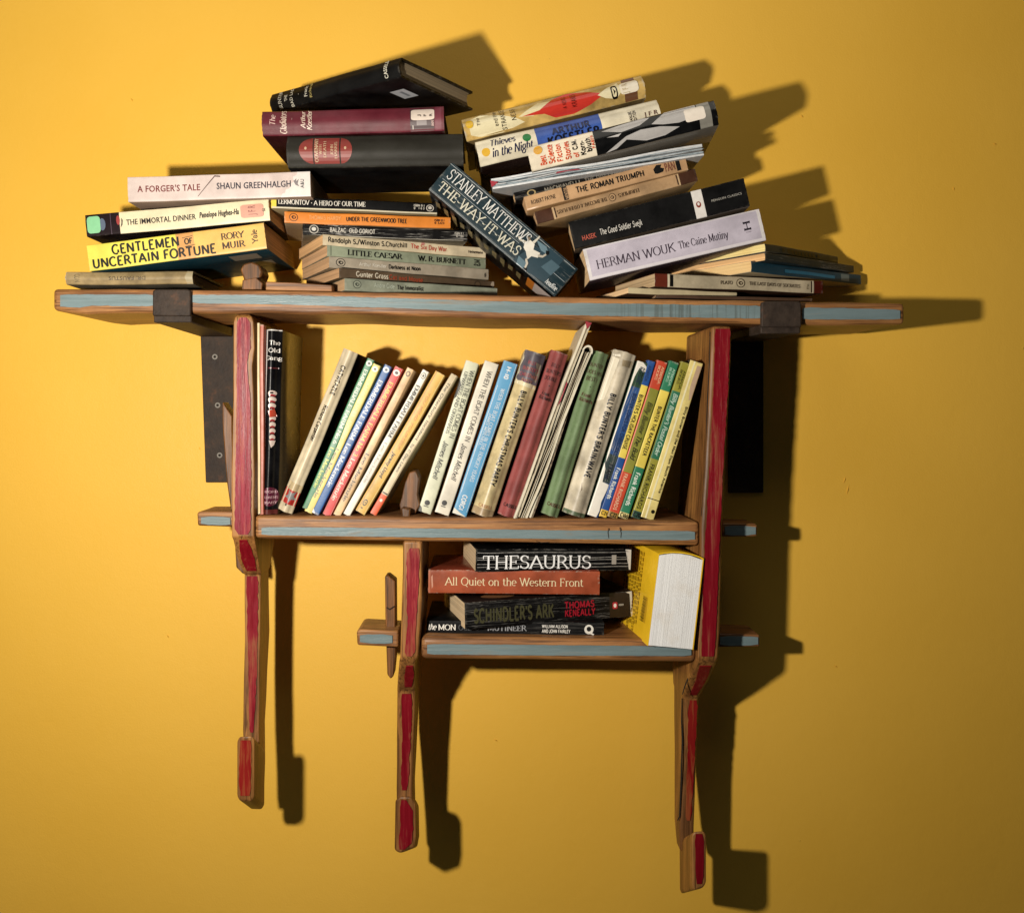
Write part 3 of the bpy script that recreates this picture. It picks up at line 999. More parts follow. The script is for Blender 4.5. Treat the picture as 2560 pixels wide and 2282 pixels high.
solid('wedge', [(1012, 1206), (1024, 1180), (1040, 1176), (1049, 1196), (1044, 1236), (1050, 1262), (1038, 1285), (1004, 1288), (998, 1262), (1004, 1244)], .135, .10, oakt, bw=.0014)
solid('wedge', [(1003, 1268), (1026, 1272), (1024, 1303), (1004, 1298)], .150, .130, oakt, bw=.002)
solid('wedge', [(600, 674), (608, 660), (628, 654), (648, 662), (656, 680), (650, 696), (656, 722), (604, 724), (610, 700)], .130, .095, oakt, bw=.002)
solid('wedge', [(606, 700), (640, 694), (656, 708), (654, 724), (604, 724)], .150, .128, oakt, bw=.001)
solid('lath', [(664, 704), (740, 707), (830, 713), (830, 729), (664, 725)], .160, .13, oakx, bw=.001)


def bracket(fx0, fx1, fy0, fy1, wx0, wx1, wy0, wy1, screws, nib):
    # strap over the front edge, arm under the board, plate on the wall
    a = P(fx0, fy0, .1755); b = P(fx1, fy1, .1755)
    fr = solid('bracket', [(fx0, fy0 + 4), (fx0 + 8, fy0), (fx1 - 6, fy0), (fx1, fy0 + 4), (fx1, fy1), (fx0, fy1)], .1765, .1695, ironm, bw=.0022)
    zt = b.z - .0008; th_ = .004
    V = [(a.x, -.172, b.z + .003), (b.x, -.172, b.z + .003), (b.x, 0, P(0, wy0 + 8, 0).z), (a.x, 0, P(0, wy0 + 8, 0).z)]
    V += [(x, y, z - .010 if y < -.1 else z - .012) for x, y, z in V]
    F = [(0, 1, 2, 3), (7, 6, 5, 4), (0, 4, 5, 1), (1, 5, 6, 2), (2, 6, 7, 3), (3, 7, 4, 0)]
    arm = bevel(mesh('arm', V, F, ironm), .0015, 2); arm.parent = fr
    pl = solid('wall_plate', [(wx0, wy0), (wx1, wy0), (wx1 - 4 * nib, wy1), (wx0 + 14 * nib, wy1)], .006, .0, ironm, parent=fr, bw=.001)
    for i, (x, y) in enumerate(screws):
        c = P(x, y, .0062); r = .0036
        V = [c + Vector((r * math.cos(k * math.pi / 8), 0, r * math.sin(k * math.pi / 8))) for k in range(16)]
        V += [c + Vector((r * .7 * math.cos(k * math.pi / 8), -.0012, r * .7 * math.sin(k * math.pi / 8))) for k in range(16)]
        V += [c + Vector((r * .5 * math.cos(k * math.pi / 8), -.0004, r * .5 * math.sin(k * math.pi / 8))) for k in range(16)]
        F = [(k, (k + 1) % 16, 16 + (k + 1) % 16, 16 + k) for k in range(16)] + [(16 + k, 16 + (k + 1) % 16, 32 + (k + 1) % 16, 32 + k) for k in range(16)] + [tuple(range(32, 48))]
        mesh('screw', V, F, [steel.m, dark.m], fr, midx=[0] * 32 + [1])
    return fr
bracket(381, 476, 723, 790, 500, 586, 812, 1206, [(537, 892), (544, 1013), (549, 1138)], 1)
bracket(1904, 2004, 753, 818, 1822, 1909, 826, 1232, [], 0)

# ---------------------------------------------------------------- books on the top board, left pile
b = book('hardback_book', 'grey-beige faded hardback lying upside down at the left end of the top board', TOP, (482, 694), (165, 696), 34, .156, .156, W=.118, hb=True,
     spine='ab9468', cover='4a4438', pages='6b5a40', stain=.5, wear=.6, cloth=.5, rough=.55,
     texts=[('DR. FAUSTUS', .37, .66, .38, .66, '3a3022', 's', 0, .15), ('CON', .885, .93, .2, .8, '57503c', 's', 1, .6)],
     decos=[('torn_label', 'b0a383', [(.0, .05), (.045, .02), (.06, .5), (.045, .97), (.0, .95)])])
book('paperback_book', 'yellow paperback with bold black capitals on its spine, second up in the left pile', TOP, (221, 646), (663, 589), 66, .160, 'flat' if False else .160, W=.150,
     spine='efe05a', cover='d8b64c', under='12323c', pages='a37c4e', wear=.25, bulge=.0, bands=[(.60, 1.0, 'f0bd62'), (.50, .60, 'dba05c')],
     texts=[('GENTLEMEN', .135, .515, .54, .88, '15100c', 'b'), ('UNCERTAIN FORTUNE', .022, .715, .1, .43, '15100c', 'b'), ('OF', .545, .59, .56, .76, '15100c', 'b'),
            ('RORY', .755, .885, .55, .78, '3a2418', 'r'), ('MUIR', .755, .885, .20, .43, '3a2418', 'r'), ('Yale', .925, .955, .25, .78, '2c1c12', 'r', 1)],
     decos=[('rule', '15100c', line(.535, .50, .605, .50, .0, .012)[:0] or [(.535, .80), (.595, .84), (.595, .86), (.535, .82)]), ('rule', '15100c', [(.545, .46), (.605, .50), (.605, .52), (.545, .48)]),
            ('label_patch', '9a9284', rect(.76, .92, .10, .30), 'under'), ('label_patch', '8d8678', rect(.82, .95, .42, .62), 'under')])
book('paperback_book', 'cream paperback with a green sticker and dark band at its left end', TOP, (215, 566), (673, 525), 55, .160, .160, W=.118,
     spine='f0e2bd', cover='2a1719', under='1d1113', pages='b58f5f', wear=.3, bands=[(0, .185, '2c1a20')],
     texts=[('THE IMMORTAL DINNER', .222, .60, .36, .62, '2b201a', 's'), ('Penelope Hughes-Ha', .62, .835, .40, .66, '2b201a', 'bi'), ('GE', .962, .98, .44, .58, '6a5a48', 's'),
            ('J F R', .885, .925, .30, .75, 'a5675f', 's', 1)],
     decos=[('spine_fold', '4d3b4a', rect(.135, .139, .02, .98)), ('portrait', '5d6b80', oval(.09, .5, .018, .28, 12)), ('green_sticker', '8fd3a0', rrect(.008, .08, .13, .90, .22)),
            ('portrait', 'a33a38', oval(.178, .62, .010, .22, 10)), ('portrait', '1c1416', [(.19, .28), (.2, .4), (.203, .6), (.197, .72), (.196, .5)]),
            ('pink_label', 'e0a690', rrect(.845, .97, .20, .80, .16))])
book('paperback_book', 'pale pink-grey thick paperback with torn white end, topmost of the left pile', TOP, (320, 474), (776, 460), 63, .168, .168, W=.128,
     spine='dfcdc6', cover='9c8573', under='8a7463', pages='bfa07a', wear=.25,
     texts=[("A FORGER'S TALE", .053, .396, .38, .64, '7c2a2a', 's'), ('SHAUN GREENHALGH', .487, .893, .40, .66, '2a2a3c', 's'), ('A&U', .945, .965, .33, .68, '3a3a44', 's', 1)],
     decos=[('torn_patch', 'ebe3dd', [(.835, .0), (.845, .14), (.86, .17), (.865, .30), (.885, .34), (.895, .52), (.91, .60), (.905, .80), (.925, .86), (.93, 1.0), (1.0, 1.0), (1.0, 0)]),
            ('slash_mark', '5d4640', [(.380, .14), (.384, .14), (.481, .93), (.476, .95)]), ('slash_mark', '5d4640', [(.476, .95), (.478, .90), (.507, .88), (.507, .93)]),
            ('emblem', '8a8284', [(.908, .62), (.925, .72), (.922, .60), (.938, .70), (.93, .50), (.94, .40), (.92, .46)])])

# ---------------------------------------------------------------- the three dark hardbacks in the upper left
book('hardback_book', 'large dark grey-green hardback with an oval red title panel on its spine', TOP, (719, 381), (1158, 374), 82, .168, .168, W=.120, hb=True,
     spine='2c2a24', cover='14100e', under='0b0808', pages='6c5d45', wear=.2, stain=.1, cloth=.6, rough=.5, bulge=.006,
     texts=[('COVENANT', .16, .178, .16, .88, 'd9c3a0', 'r', 1), ('WITH', .185, .2, .36, .66, 'c9ab8a', 'r', 1), ('DEATH', .21, .225, .28, .78, 'c9ab8a', 'r', 1), ('JOHN', .25, .265, .34, .66, 'c9ab8a', 'r', 1), ('HARRIS', .272, .287, .25, .75, 'c9ab8a', 'r', 1)],
     decos=[('title_panel', '8c2f26', [(.148, .12), (.148, .90)] + [(.148 - .078 * math.sin(R(a)), .51 + .39 * math.cos(R(a))) for a in range(15, 180, 15)]),
            ('title_panel', '8c2f26', rect(.155, .298, .12, .90)),
            ('title_panel', '8c2f26', [(.306, .90), (.306, .12)] + [(.306 + .066 * math.sin(R(a)), .51 - .39 * math.cos(R(a))) for a in range(15, 180, 15)]),
            ('rosette', 'c9a98a', oval(.108, .56, .007, .05, 8)), ('rosette', 'c9a98a', oval(.333, .56, .007, .05, 8))])
book('hardback_book', 'maroon cloth hardback with a white spine label, second down in the upper stack', TOP, (656, 310), (1110, 296), 64, .170, .172, W=.130, hb=True,
     spine='6b2230', cover='4d0f16', under='3f0a10', pages='7a6a50', wear=.3, stain=.25, cloth=.7, rough=.45, bands=[(.95, .985, '7a3040')],
     texts=[('The', .045, .075, .42, .82, 'd9b6ae', 'i', 1, .3), ('Gladiators', .10, .135, .08, .98, 'ead2c0', 'i', 1, .35), ('*', .165, .17, .58, .66, 'd9b6ae', 's', 1), ('Arthur', .215, .24, .24, .94, 'ead2c0', 'i', 1, .3),
            ('Koestler', .248, .275, .18, .96, 'ead2c0', 'i', 1, .3), ('J', .855, .87, .55, .63, '3a2c26', 's', 1), ('F', .888, .903, .55, .63, '3a2c26', 's', 1), ('R', .92, .935, .55, .65, '3a2c26', 's', 1), ('MA', .93, .945, .18, .38, 'd9b6ae', 'i', 1)],
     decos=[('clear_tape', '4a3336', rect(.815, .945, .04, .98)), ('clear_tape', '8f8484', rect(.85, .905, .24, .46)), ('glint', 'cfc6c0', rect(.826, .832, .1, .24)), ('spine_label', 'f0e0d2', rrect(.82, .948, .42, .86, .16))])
book('hardback_book', 'black hardback set askew with its page edges showing, top of the upper left stack', TOP, (678, 258), (1001, 167), 49, .115, 'flat', W=.130, hb=True,
     spine='18191b', cover='0d0c0d', under='120a0b', pages='77674c', wear=.25, stain=.1, cloth=.5, rough=.42,
     texts=[('BUNTER', .07, .10, .04, .98, 'c9c4b4', 's', 1, .3), ('THE', .125, .15, .34, .66, 'c9c4b4', 's', 1), ('BAD LAD', .17, .195, .02, .98, 'c9c4b4', 's', 1, .2), ('*', .245, .25, .48, .54, 'c9c4b4', 's', 1),
            ('Frank', .29, .315, .3, .85, 'd0cbbb', 's', 1), ('Richards', .33, .35, .2, .95, 'b9a869', 's', 1, .3), ('CASSELL', .895, .92, .1, .96, 'e0dccb', 's', 1)],
     decos=[('price_label', 'bfc2c8', rect(.80, .90, .22, .42), 'under'), ('price_label_print', '80858c', rect(.845, .865, .26, .38), 'under')])

# ---------------------------------------------------------------- middle pile on the top board
G2 = [
 ('paperback_book', 'thin grey-green paperback, lowest of the pile beside the leaning dark book', (862, 711), (1243, 735), 30, .168, '959a88', '6b6a58', '9a7a55', .3,
   [('Andr@ Gide'.replace('@', 'e'), .18, .31, .42, .76, 'b0b8a8', 'b', 0, .4), ('The Immoralist', .325, .495, .36, .70, '2c2a24', 'b')], penguin(.075, .54, .026, .33, '3c4038', '959a88'), 0),
 ('paperback_book', 'brown paperback second from the bottom of the pile beside the leaning dark book', (848, 683), (1235, 715), 25, .163, '5f4d3a', '54442f', '94714c', .3,
   [('Gunter Grass', .098, .295, .30, .76, 'd8cdb8', 'b'), ('..', .125, .145, .74, .78, 'd8cdb8', 'b'), ('Cat and Mouse', .30, .515, .30, .72, 'a5472c', 'b', 0, .35)],
   [('emblem', '2a2018', oval(.885, .5, .022, .38)), ('emblem', '5f4d3a', oval(.885, .5, .018, .32)), ('tear', 'b8a690', [(.975, .6), (1, .2), (1, 1), (.985, .95)]), ('scuff', '9a8c74', oval(.70, .18, .05, .07))], 0),
 ('paperback_book', 'light grey paperback with an oval bird emblem and short black title, middle of the pile', (823, 655), (1221, 686), 28, .158, 'b3a794', '857863', 'a07c56', .35,
   [('Arthur Koestler', .175, .34, .38, .68, 'd9d2c4', 'b', 0, .3), ('Darkness at Noon', .352, .55, .34, .68, '1c1814', 'b'), ('ISBN', .97, .98, .2, .6, '2c2420', 'b', 1)], penguin(.066, .52, .028, .36, '2c2620', 'b3a794'), 0),
 ('paperback_book', 'green-grey paperback with heavy black slab capitals along its spine', (818, 627), (1214, 659), 28, .156, '98a088', '6f745f', 'a5805a', .25,
   [('LITTLE CAESAR', .12, .455, .30, .74, '16170f', 'R'), ('W. R. BURNETT', .55, .865, .30, .74, '16170f', 'R'), ('&M', .92, .96, .2, .8, '20221a', 'b', 1)],
   [('rule', '2a2c22', rect(.02, .0235, .1, .95))], 0),
 ('paperback_book', 'cream paperback with black and red lettering, top of the pale pile on the top board', (807, 599), (1214, 633), 27, .158, 'ead9b8', '9c8560', 'b58c5c', .3,
   [('Randolph S./Winston S.Churchill', .03, .495, .34, .76, '1c1410', 'b'), ('The Six Day War', .52, .745, .34, .74, 'c25a48', 'b'), ('Heinemann', .885, .98, .36, .62, '3c2c22', 'b')],
   [('stain', 'c98a80', oval(.595, .86, .012, .12))], 0),
]
for nm, lb_, A, B, t, d, sp, un, pg, wr, tx, dc, sg in G2:
    book(nm, lb_, TOP, A, B, t, d, 'flat', W=.108, spine=sp, cover=un, pages=pg, wear=wr, texts=tx, decos=dc, stain=.35, under=un)
book('paperback_book', 'black creased paperback with an oval emblem at its left end, under the orange one', TOP, (757, 573), (1168, 590), 29, .152, 'flat', W=.110,
     spine='1b1a1b', cover='131213', under='5d5546', pages='94775a', wear=.9, crack=1.0,
     texts=[('BALZAC  OLD GORIOT', .16, .43, .36, .70, 'd5cfc4', 'b'), ('ISBN 0 14', .92, .975, .58, .76, 'c9c4ba', 'b'), ('044.017 8', .93, .975, .34, .52, 'c9c4ba', 'b')],
     decos=[('emblem', 'bfb9ae', oval(.065, .52, .028, .38)), ('emblem', '1b1a1b', oval(.065, .52, .022, .30)), ('emblem', 'e0dcd2', oval(.065, .54, .014, .17, 10)),
            ('worn_fold', 'c9c2b4', [(.02, .05), (.3, .03), (.5, .055), (.8, .04), (.97, .06), (.98, .10), (.6, .075), (.4, .095), (.1, .07)]), ('barcode_label', '8a8478', rect(.03, .12, .45, .8), 'under')])
book('paperback_book', 'bright orange paperback in the middle pile of the top board', TOP, (711, 543), (1126, 558), 29, .155, 'flat', W=.110,
     spine='e88a2c', cover='d97c22', under='8a7358', pages='b08a60', wear=.3,
     texts=[('THOMAS HARDY', .145, .335, .40, .72, 'f5b070', 'b', 0, .5), ('UNDER THE GREENWOOD TREE', .365, .73, .34, .68, '2c1408', 'b'), ('ISBN 0 14', .90, .96, .58, .76, '5a2c10', 'b'), ('043.123 8', .90, .96, .34, .52, '5a2c10', 'b')],
     decos=penguin(.054, .5, .026, .34, '3a1c0a', 'e88a2c'))
book('paperback_book', 'black paperback with a yellow left end and white serif capitals', TOP, (678, 506), (1093, 522), 29, .158, 'flat', W=.110,
     spine='141314', cover='101010', under='8b7d5e', pages='c9b58a', wear=.35, bands=[(0, .03, 'f2d848')],
     texts=[('LERMONTOV * A HERO OF OUR TIME', .042, .56, .40, .78, 'ece6da', 'r'), ('ISBN 0 14', .855, .92, .62, .80, 'd8d2c6', 'b'), ('04 4176 3', .855, .92, .38, .56, 'd8d2c6', 'b')],
     decos=[('emblem', 'cfc9be', oval(.955, .52, .024, .30)), ('emblem', '2a2826', oval(.955, .52, .019, .24)), ('emblem', 'cfc9be', oval(.955, .54, .012, .14, 10)), ('cover_edge', 'ddd2b4', rect(.005, .998, .02, .14))])

BS[0] = .78
# ---------------------------------------------------------------- the steeply leaning dark blue book
def im(x, y):
    dx, dy = x - 1101, y - 440
    return ((dx * .7615 + dy * .6481) / 412.2, .5 + (dx * .6481 - dy * .7615) / 92)


b = book('paperback_book', 'dark blue-green thick paperback leaning steeply, with large white lettering down its spine', TOP, (1101, 440), (1415, 707), 92, .168, .168, W=.125,
     spine='1d3038', cover='16252c', under='14191c', pages='6c5a40', wear=.7, crack=.25, rough=.32,
     texts=[('STANLEY MATTHEWS', .035, .665, .56, .86, 'e6e6e2', 'm'), ('THE-WAY-IT-WAS', .035, .665, .16, .42, 'd2cfbd', 'rl'), ('headline', .90, .985, .12, .26, 'd5d8d8', 'i')],
     decos=[('rule', 'b5bcbe', rect(.0, .99, .925, .938)), ('rule', 'a9b0b2', rect(.02, .99, .475, .487)), ('rule', '8f9698', rect(.0, .99, .045, .055)), ('rule', '9aa1a3', rect(.03, .66, .27, .285)),
            ('cover_photo', '2c424d', [(.665, .04), (.76, .02), (.90, .12), (.90, .93), (.79, .93), (.70, .62)]), ('cover_photo', '4a626e', [im(1352, 668), im(1378, 650), im(1400, 668), im(1376, 690)]), ('cover_photo', '5d7682', [im(1296, 640), im(1318, 660), im(1312, 676), im(1290, 660)]),
            ('cover_photo', '6b8490', [im(1340, 600), im(1366, 618), im(1372, 640), im(1352, 628)]), ('cover_photo', '223640', [im(1282, 628), im(1300, 606), im(1310, 618), im(1292, 646)]),
            ('figure_print', 'e9e4d8', [im(1312, 606), im(1326, 602), im(1336, 612), im(1332, 630), im(1316, 634), im(1308, 620)]), ('figure_print', 'ddd8cc', [im(1314, 632), im(1334, 626), im(1350, 634), im(1344, 646), im(1328, 642), im(1318, 650)]),
            ('figure_print', 'd5cfc0', [im(1330, 606), im(1343, 596), im(1348, 590), im(1350, 594), im(1340, 606), im(1334, 612)]), ('figure_print', 'cfc8b8', [im(1310, 608), im(1300, 604), im(1294, 594), im(1298, 592), im(1304, 600), im(1314, 604)]),
            ('figure_print', '8a7a68', [im(1316, 594), im(1324, 594), im(1326, 602), im(1318, 604)]), ('figure_print', 'b8b0a2', [im(1344, 638), im(1356, 640), im(1366, 634), im(1368, 638), im(1356, 646), im(1344, 644)]),
            ('figure_print', 'c2baac', [im(1316, 646), im(1320, 660), im(1314, 672), im(1310, 670), im(1314, 660), im(1312, 650)]), ('figure_print', '12181b', [im(1364, 628), im(1372, 630), im(1370, 640), im(1364, 638)]), ('figure_print', '12181b', [im(1308, 670), im(1316, 672), im(1314, 680), im(1306, 676)]),
            ('price_box', 'd9cdc8', rect(.80, .985, .02, .5), 'under'), ('price_box', 'd9822c', rect(.80, .855, .02, .5), 'under')])
for i in range(11):
    u = .06 + i * .066
    b.put('lettering', [(u, .12, 0), (u + .035, .10, 0), (u + .035, .30 + .1 * (i % 3), 0), (u, .34, 0)], [(0, 1, 2, 3)], ink_mat('8f7f52', .5, .6, '14191c'), 'under')

# ---------------------------------------------------------------- right pile on the top board (tilted)
TPL = 'tilted pile at the right of the top board'
book('hardback_book', 'tattered buff jacketed hardback with a long red flame shape, top of the right pile', TOP, (1160, 327), (1609, 216), 60, .165, .165, W=.125, hb=True,
     spine='cfae68', cover='b89c60', under='6b5a3a', pages='7a6a4a', wear=.9, stain=.6, rough=.22, cover_t=.0015, bulge=.006,
     texts=[('The', .075, .09, .45, .85, '3a2c1c', 'k', 1), ('and the', .165, .185, .28, .92, '3a2c1c', 'k', 1), ('STRANGE-', .205, .228, .10, .98, '2c2014', 'k', 1), ('NESS', .262, .285, .34, .86, '2c2014', 'k', 1),
            ('A NOVEL', .545, .565, .30, .84, '5a1410', 'k', 1), ('KRANES', .595, .62, .28, .86, '5a1410', 'k', 1), ('J F R', .875, .905, .3, .74, 'cdbb9a', 's', 1)],
     decos=[('jacket_shape', 'eadfb8', [(.03, .2), (.08, .06), (.20, .04), (.33, .22), (.28, .46), (.18, .8), (.10, .93), (.03, .82)]), ('jacket_shape', 'e6d8ac', [(.30, .44), (.42, .86), (.50, .80), (.38, .34)]),
            ('flame_shape', 'c9382c', [(.32, .42), (.42, .50), (.50, .86), (.58, .97), (.68, .84), (.78, .52), (.70, .26), (.60, .08), (.50, .10), (.44, .32)]),
            ('jacket_shape', 'eadfb8', [(.74, .52), (.80, .76), (.86, .88), (.88, .5), (.84, .22), (.78, .34)]),
            ('tape', '6b4630', rect(.885, .955, .03, .97)), ('emblem', '1c1612', rrect(.815, .85, .22, .78, .3)), ('emblem', 'eadfb8', rrect(.822, .843, .30, .70, .3)), ('emblem', '1c1612', [(.826, .36), (.840, .5), (.826, .66), (.830, .5)]),
            ('yellow_sticker', 'dcb132', oval(.035, .62, .021, .19)), ('spine_label', 'f3e9d6', rrect(.865, .965, .30, .80, .2))])
book('hardback_book', 'white and blue jacketed hardback with a green and a yellow dot on its spine', TOP, (1194, 386), (1648, 280), 66, .168, .168, W=.125, hb=True,
     spine='ece2c8', cover='cfc3a6', under='2c1a14', pages='8a7450', wear=.5, stain=.25, rough=.3, cover_t=.0015, bulge=.005, bands=[(.325, .68, '3a5aa8')],
     texts=[('Thieves', .08, .215, .62, .88, '1f2347', 'I'), ('in the Night', .075, .30, .22, .52, '1f2347', 'I'), ('ARTHUR', .41, .62, .52, .78, '14204a', 'x'), ('KOESTLER', .38, .665, .17, .46, '10142c', 'x'),
            ('DANUBE', .83, .845, .28, .72, '3c3028', 'b', 1), ('EDITION', .852, .867, .28, .72, '3c3028', 'b', 1), ('J F R', .91, .985, .38, .55, '6a4a40', 's')],
     decos=[('yellow_sticker', 'e2b23a', oval(.045, .46, .023, .16)), ('green_sticker', '1d7a3c', oval(.275, .66, .023, .16)), ('red_rule', 'b5523c', rect(.90, .99, .28, .31))])
book('hardback_book', 'black, white and grey patterned jacketed hardback with orange lettering at its left end', TOP, (1323, 399), (1791, 281), 65, .178, .200, W=.125, hb=True,
     spine='121214', cover='8d867c', under='6d675e', pages='8a8070', wear=.35, stain=.2, rough=.2, cover_t=.0015, bulge=.004, bands=[(0, .355, 'f0e4cc')],
     texts=[('Best', .055, .085, .14, .48, 'd9532c', 'b', 1), ('Science', .10, .13, .12, .86, 'd9532c', 'b', 1), ('Fiction', .145, .172, .12, .78, 'd9532c', 'b', 1), ('Stories', .19, .217, .12, .80, 'd9532c', 'b', 1), ('of', .235, .258, .12, .30, 'd9532c', 'b', 1), ('C.M.', .235, .258, .38, .78, '1c1414', 'x', 1),
            ('Korn-', .272, .297, .14, .66, '1c1414', 'b', 1), ('bluth', .305, .33, .20, .72, '1c1414', 'x', 1), ('FABER', .337, .350, .28, .80, 'd9532c', 'b', 1)],
     decos=[('jacket_shape', 'b9b6b4', [(.40, .86), (.50, .93), (.62, .98), (.66, .92), (.60, .70), (.50, .62)]), ('jacket_shape', 'b9b6b4', [(.66, .62), (.74, .98), (.90, .99), (.90, .5), (.80, .42), (.72, .5)]),
            ('jacket_shape', 'b9b6b4', [(.40, .02), (.52, .42), (.60, .52), (.70, .46), (.80, .28), (.72, .12), (.62, .1), (.52, .3), (.46, .08)]), ('jacket_shape', 'c9c6c4', [(.42, .55), (.50, .58), (.48, .48)]),
            ('clear_tape', '8a877e', rect(.905, .97, .02, .98)), ('yellow_sticker', 'e2a83a', oval(.055, .74, .024, .18)), ('spine_label', 'f5eadc', rrect(.835, .94, .34, .86, .15))])
book('paperback_book', 'thin black paperback tucked under the magazine with faint capitals', TOP, (1286, 492), (1600, 421), 22, .154, .154, W=.11,
     spine='171415', cover='141112', pages='b99467', wear=.5, crack=.5, texts=[('MACHIAVELLI', .24, .52, .28, .70, '8f887a', 'b', 0, .3), ('THE DISCOURSES', .56, .9, .3, .7, '7d766a', 'b', 0, .3)],
     decos=[('emblem', 'b09a6a', oval(.135, .5, .035, .36)), ('emblem', '171415', oval(.135, .5, .024, .26))])
book('paperback_book', 'tan paperback with black bold capitals and a small emblem at its right end', TOP, (1314, 511), (1716, 407), 37, .166, .166, W=.11,
     spine='cba277', cover='b08a60', under='a07c54', pages='b58c60', wear=.35, stain=.3,
     texts=[('ROBERT PAYNE', .035, .185, .34, .64, '3c2a1c', 's'), ('THE ROMAN TRIUMPH', .315, .735, .34, .72, '16100c', 'b'), ('MENTOR', .243, .262, .12, .88, 'b3906c', 'x', 1), ('PAN', .865, .925, .25, .85, '8c5644', 's')],
     decos=[('black_panel', '1c1614', rect(.232, .262, .05, .98)), ('black_panel', '1c1614', rect(.935, .96, .12, .92)), ('emblem', '1c1614', [(.80, .3), (.815, .25), (.83, .4), (.85, .3), (.86, .5), (.84, .62), (.85, .8), (.82, .85), (.81, .65), (.795, .6)])])
book('paperback_book', 'tan paperback with brown ends lying upside down beneath the one with black capitals', TOP, (1741, 436), (1340, 546), 32, .160, .160, W=.112,
     spine='bd9a72', cover='a38660', under='a38660', pages='a8845c', wear=.4, stain=.35, bands=[(0, .105, '4a2c1c'), (.895, 1.0, '4a2c1c')],
     texts=[('EURIPIDES', .36, .49, .38, .66, '6b5238', 'r'), ('THE BACCHAE & OTHER PLAYS', .56, .87, .38, .66, '6b5238', 'r')],
     decos=[('rule', 'e2c9a0', rect(.108, .112, .02, .98)), ('rule', '3a2418', rect(.117, .124, .1, .9)), ('rule', 'e2c9a0', rect(.885, .889, .02, .98)), ('rule', '3a2418', rect(.875, .882, .1, .9))] + penguin(.525, .5, .022, .32, '4a3826', 'bd9a72'))
book('paperback_book', 'thick black paperback with one white band across its spine', TOP, (1429, 589), (1867, 480), 71, .164, .182, W=.12,
     spine='0f0e10', cover='0c0b0c', under='4a4034', pages='c3a277', wear=.2, rough=.45,
     texts=[('HASEK', .055, .135, .22, .40, 'b8503a', 's'), ('The Good Soldier Svejk', .16, .40, .26, .46, 'e2ded6', 'k'), ('PENGUIN CLASSICS', .80, .97, .45, .53, 'a8a49c', 's')],
     decos=[('white_band', 'e9e4df', rect(.70, .758, .0, 1.0)), ('emblem', '8a3420', oval(.727, .48, .014, .11)), ('emblem', 'e9e4df', oval(.727, .5, .007, .06, 8))])
book('paperback_book', 'very thick lilac-grey paperback with white borders and large serif capitals', TOP, (1466, 663), (1906, 562), 81, .170, .170, W=.12,
     spine='cbc3d2', cover='57505a', under='3f3138', pages='bd9d72', wear=.35, stain=.2, bands=[(0, .018, 'e9e4e4'), (.982, 1.0, 'e9e4e4')],
     texts=[('HERMAN WOUK', .055, .50, .30, .56, '3a2c3c', 'm'), ('The Caine Mutiny', .52, .80, .34, .56, '3a2c3c', 'm'), ('H', .895, .93, .42, .70, '2c2430', 'r', 1)],
     decos=[('white_border', 'e6e0e6', rect(.0, 1., .0, .10)), ('white_border', 'eae5ea', rect(.0, 1., .955, 1.0)), ('spine_panel', 'a39aa8', rect(.02, .5, .11, .94))][:2] + [('underprint', '7a6f7c', rect(.90, .93, .36, .375))])

# thin books at the far right, seen corner-on
def corner(nm, lab, cx, cy, pl, plY, sr, srY, T, d, sp, pg, **kw):
    """corner nearest the camera at (cx, cy, d); pages run left to (pl, plY), the spine runs right to (sr, srY); flat"""
    c = P(cx, cy, d)
    th = kw.pop('ang', 38)
    ux = Vector((math.cos(R(th)), math.sin(R(th)), 0)); wy = Vector((-math.sin(R(th)), math.cos(R(th)), 0))
    # spine faces right-front here: swap so the spine follows ux
    L, Wd, til = kw.pop('L', .178), kw.pop('Wd', .108), kw.pop('til', 0)
    if til:
        m = Matrix.Rotation(R(til), 3, Vector((0, 1, 0))); ux = m @ ux; wy = m @ wy
    Tm = T * (CD - d) / FD
    vz = ux.cross(wy)
    return book(nm, lab, TOP, None, None, None, None, W=Wd, frame=(c - vz * Tm, ux, wy, L, Tm), spine=sp, pages=pg, **kw)


corner('paperback_book', 'thin dark paperback with speckled yellow page edges, top of the askew books at far right', 1913, 609, 1664, 640, 2149, 647, 20, .150, '33403f', 'd9b878', ang=44, L=.182, Wd=.140, til=-3,
       cover='b8a78a', wear=.5, decos=[('faded_title', '14120e', [(.28 + i * .048, .25), (.315 + i * .048, .2), (.31 + i * .048, .8), (.275 + i * .048, .7)]) for i in range(8)] + [('emblem', '14120e', oval(.215, .5, .016, .3, 8)), ('emblem', '14120e', oval(.70, .5, .014, .25, 8))])
corner('paperback_book', 'thin slate paperback second from the top of the askew books at far right', 1913, 631, 1667, 662, 2179, 670, 20, .150, '27383c', 'caa06c', ang=40, L=.198, Wd=.135, til=-2, cover='2c3c40', wear=.6, crack=.6)
corner('paperback_book', 'blue paperback with buckled page edges, lowest of the askew books at far right', 1878, 652, 1700, 686, 2177, 672, 28, .146, '1f5166', 'd0aa74', ang=36, L=.220, Wd=.11, til=-1, cover='c7b48e', wear=.7,
       decos=[('spine_label', '8fa0a0', rect(.80, .88, .2, .85)), ('cover_print', '3a8fb5', rect(.28, .74, .3, .6))])
